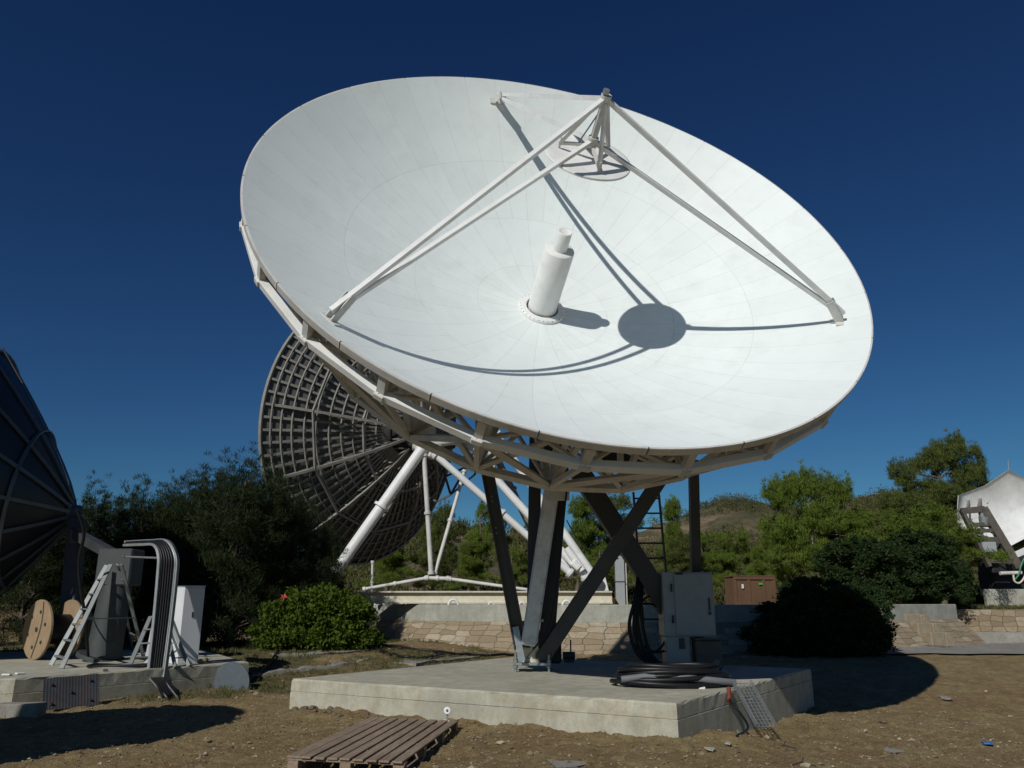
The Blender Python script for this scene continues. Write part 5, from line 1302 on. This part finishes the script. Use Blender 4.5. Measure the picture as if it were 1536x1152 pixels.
for t in (.08, .93):
    pts = [p.lerp(q, t)+Vector((0, -.045, 0)) for p, q in zip(lpath, rpath)]; e = onz(250 if t < .5 else 266, 1046, .05); pts += bez([pts[-1], pts[-1].lerp(e, .5), e], 5)[1:]; mb.pipe(pts, .014, 7)
part('grey_conduit', mb, M['galv'], tr)
part('tie_rod', MB().tube(ony(185, 835, YT+.9), ony(238, 837, YT), .02), M['galv'], tr)
# white cabinet
q = onz(270, 1002, .45); Y = q.y+.9
x0, x1 = ony(253, 940, Y).x, ony(296, 940, Y).x; zt = ony(275, 881, Y).z
r = thing('white_cabinet', ((x0+x1)/2, Y+.2, .45), 'tall narrow white cabinet turned corner first behind the bent cable tray', 'cabinet')
Rz = Matrix.Rotation(rad(48), 3, 'Z'); sw = (x1-x0)/1.30
part('body', MB().box(((x0+x1)/2, Y+.2, (.45+zt)/2), (sw, sw*.8, zt-.45), Rz, .012), M['cabwhite'], r)
part('cap', MB().box(((x0+x1)/2, Y+.2, zt+.02), (sw*1.03, sw*.83, .035), Rz, .01), M['cabwhite'], r)
p = Rz @ Vector((sw/2*0, -sw*.4-.006, .2)); part('lock', MB().box(Vector(((x0+x1)/2, Y+.2, (.45+zt)/2))+p, (.03, .014, .10), Rz), M['dark'], r)
# perforated metal sheet leaning on the slab front
p0, p1 = Vector((ony(66, 1060, 13.0).x, 0, 0)), None
def sheet_thing():
    A = [onz(66, 1066, -.0), onz(150, 1057, -.0)]; Tt = [ony(68, 1018, A[0].y+.30), ony(150, 1010, A[1].y+.32)]
    r = thing('grating_sheet', ((A[0].x+A[1].x)/2, (A[0].y+A[1].y)/2, 0), 'dark ribbed metal sheet with rust marks leaning on the left slab face', 'metal sheet')
    mb = MB(); n = 36
    vs = []
    for k in range(n+1):
        t = k/n; w = .004*(1 if k % 2 else -1)
        for P, Q, dy in ((A[0], A[1], 0), (Tt[0], Tt[1], 0)):
            p = P.lerp(Q, t)+Vector((0, w-.04, 0)); vs += [p, p+Vector((0, .012, 0))]
    fs = []
    for k in range(n): a = k*4; fs += [(a, a+4, a+6, a+2), (a+1, a+3, a+7, a+5), (a+2, a+6, a+7, a+3), (a, a+1, a+5, a+4)]
    mb.add(vs, fs); part('panel', mb, M['grate'], r)
    mb = MB()
    for u, v in ((.15, .2), (.85, .2), (.15, .8), (.85, .82), (.5, .5)):
        p = A[0].lerp(A[1], u).lerp(Tt[0].lerp(Tt[1], u), v)+Vector((0, -.06, 0)); mb.tube(p, p+Vector((0, -.02, 0)), .025, seg=10)
    part('bolt', mb, M['gap'], r)
M['grate'] = mat('rusty_dark_grating', (.075, .08, .085), .55, .3, var=.3, scale=3, dirt=(.20, .07, .03), dirtamt=.7)
sheet_thing()
q = onz(22, 1076, 0); top('concrete_offcut', MB().box((q.x, q.y+.1, .08), (.62, .3, .2), Matrix.Rotation(.1, 3, 'Z'), .012), M['path'], 'pale concrete block on the ground at the left edge, beside the ribbed sheet', 'concrete block')
# round blue-grey lid leaning against the slab corner
q = onz(341, 1035, 0); c = Vector((q.x, q.y+.05, -.05)); Rm = Matrix.Rotation(rad(-10), 3, 'Z') @ Matrix.Rotation(rad(78), 3, 'X')
mb = MB(); mb.lathe([(0, .012), (.415, .012), (.42, .006), (.42, -.006), (.415, -.012), (0, -.012)], 64, c+Vector((0, 0, .13)), Rm, smooth=False); M['lid'] = mat('dark_blue_lid_paint', (.025, .045, .062), .55, var=.25, scale=5, dirt=(.1, .09, .07), dirtamt=.4)
lid = top('round_lid', mb, M['lid'], 'round blue grey lid half sunk against the right end of the left slab', 'lid')
# plastic scraps on left slab
for k, (x, y, lab) in enumerate(((10, 1013, 'white scrap lying on the left slab at the photo edge'), (30, 1011, 'white scrap on the left slab, second from the photo edge'), (158, 1006, 'dark scrap on the left slab in front of the tall step ladder'))):
    q = onz(x, y, .46); mb = MB(); mb.box((0, 0, 0), (.14, .08, .03), Matrix.Rotation(k, 3, 'Z'), .01); tag(mk('scrap', mb, M['white'] if k < 2 else M['backpanel'], None, Matrix.Translation(q+Vector((0, 0, .01)))), lab, 'scrap')
mb = MB(); c = onz(178, 1000, .47); mb.pipe([c+Vector((math.cos(a)*.55, math.sin(a)*.28, .02+.012*math.sin(3*a))) for a in np.linspace(0, 2*PI*1.9, 60)], .02, 7)
top('cable_ring', mb, M['rubber'], 'thin black cable ring lying on the left slab under the tall step ladder', 'cable')
for k, (x, y, lab) in enumerate(((300, 996, 'small brown stone at the back of the left slab end'), (308, 994, 'grey stone at the back of the left slab end'))):
    q = onz(x, y, .45); top('loose_stone', MB().box((q.x, q.y, .5), (.1+.04*k, .08, .09), Matrix.Rotation(k+.4, 3, 'Z'), .03), M['loose'], lab, 'stone')

# ------------------------------------------------------------------ camera, sun, sky
cam = bpy.data.cameras.new('camera'); co = bpy.data.objects.new('camera', cam); COL.objects.link(co)
co.location = EYE; co.rotation_euler = (PI/2+PITCH, 0, 0); cam.sensor_width = 36; cam.lens = FPX/1536*36; cam.clip_end = 5000; cam.clip_start = .05; scn.camera = co
Ld = Vector((-math.sin(rad(28.6))*math.cos(rad(34.9)), -math.cos(rad(28.6))*math.cos(rad(34.9)), math.sin(rad(34.9)))); el = math.asin(Ld.z)
sun = bpy.data.lights.new('sun', 'SUN'); sun.energy = 5.0; sun.angle = rad(.53); sun.color = (1, .975, .92)
so = bpy.data.objects.new('sun', sun); COL.objects.link(so); so.rotation_euler = Ld.to_track_quat('Z', 'Y').to_euler()
w = bpy.data.worlds.new('World'); scn.world = w; w.use_nodes = True; nt = w.node_tree
sky = nt.nodes.new('ShaderNodeTexSky'); sky.sky_type = 'NISHITA'; sky.sun_disc = False
sky.sun_elevation = el; sky.sun_rotation = math.atan2(Ld.x, Ld.y); sky.altitude = 1200; sky.air_density = 1.0; sky.dust_density = .15; sky.ozone_density = 3.5
bg = nt.nodes['Background']; bg.inputs[1].default_value = .05
sep = nt.nodes.new('ShaderNodeSeparateColor'); cmb = nt.nodes.new('ShaderNodeCombineColor'); nt.links.new(sky.outputs[0], sep.inputs[0])
for i_, (g_, k_) in enumerate(((1.33, .335), (1.33, .56), (1.15, .90))): nt.links.new(math_(nt, 'MULTIPLY', math_(nt, 'POWER', sep.outputs[i_], g_), k_), cmb.inputs[i_])
nt.links.new(cmb.outputs[0], bg.inputs[0])
scn.view_settings.view_transform = 'Standard'; scn.view_settings.look = 'None'; scn.view_settings.exposure = -.62; scn.view_settings.gamma = 1
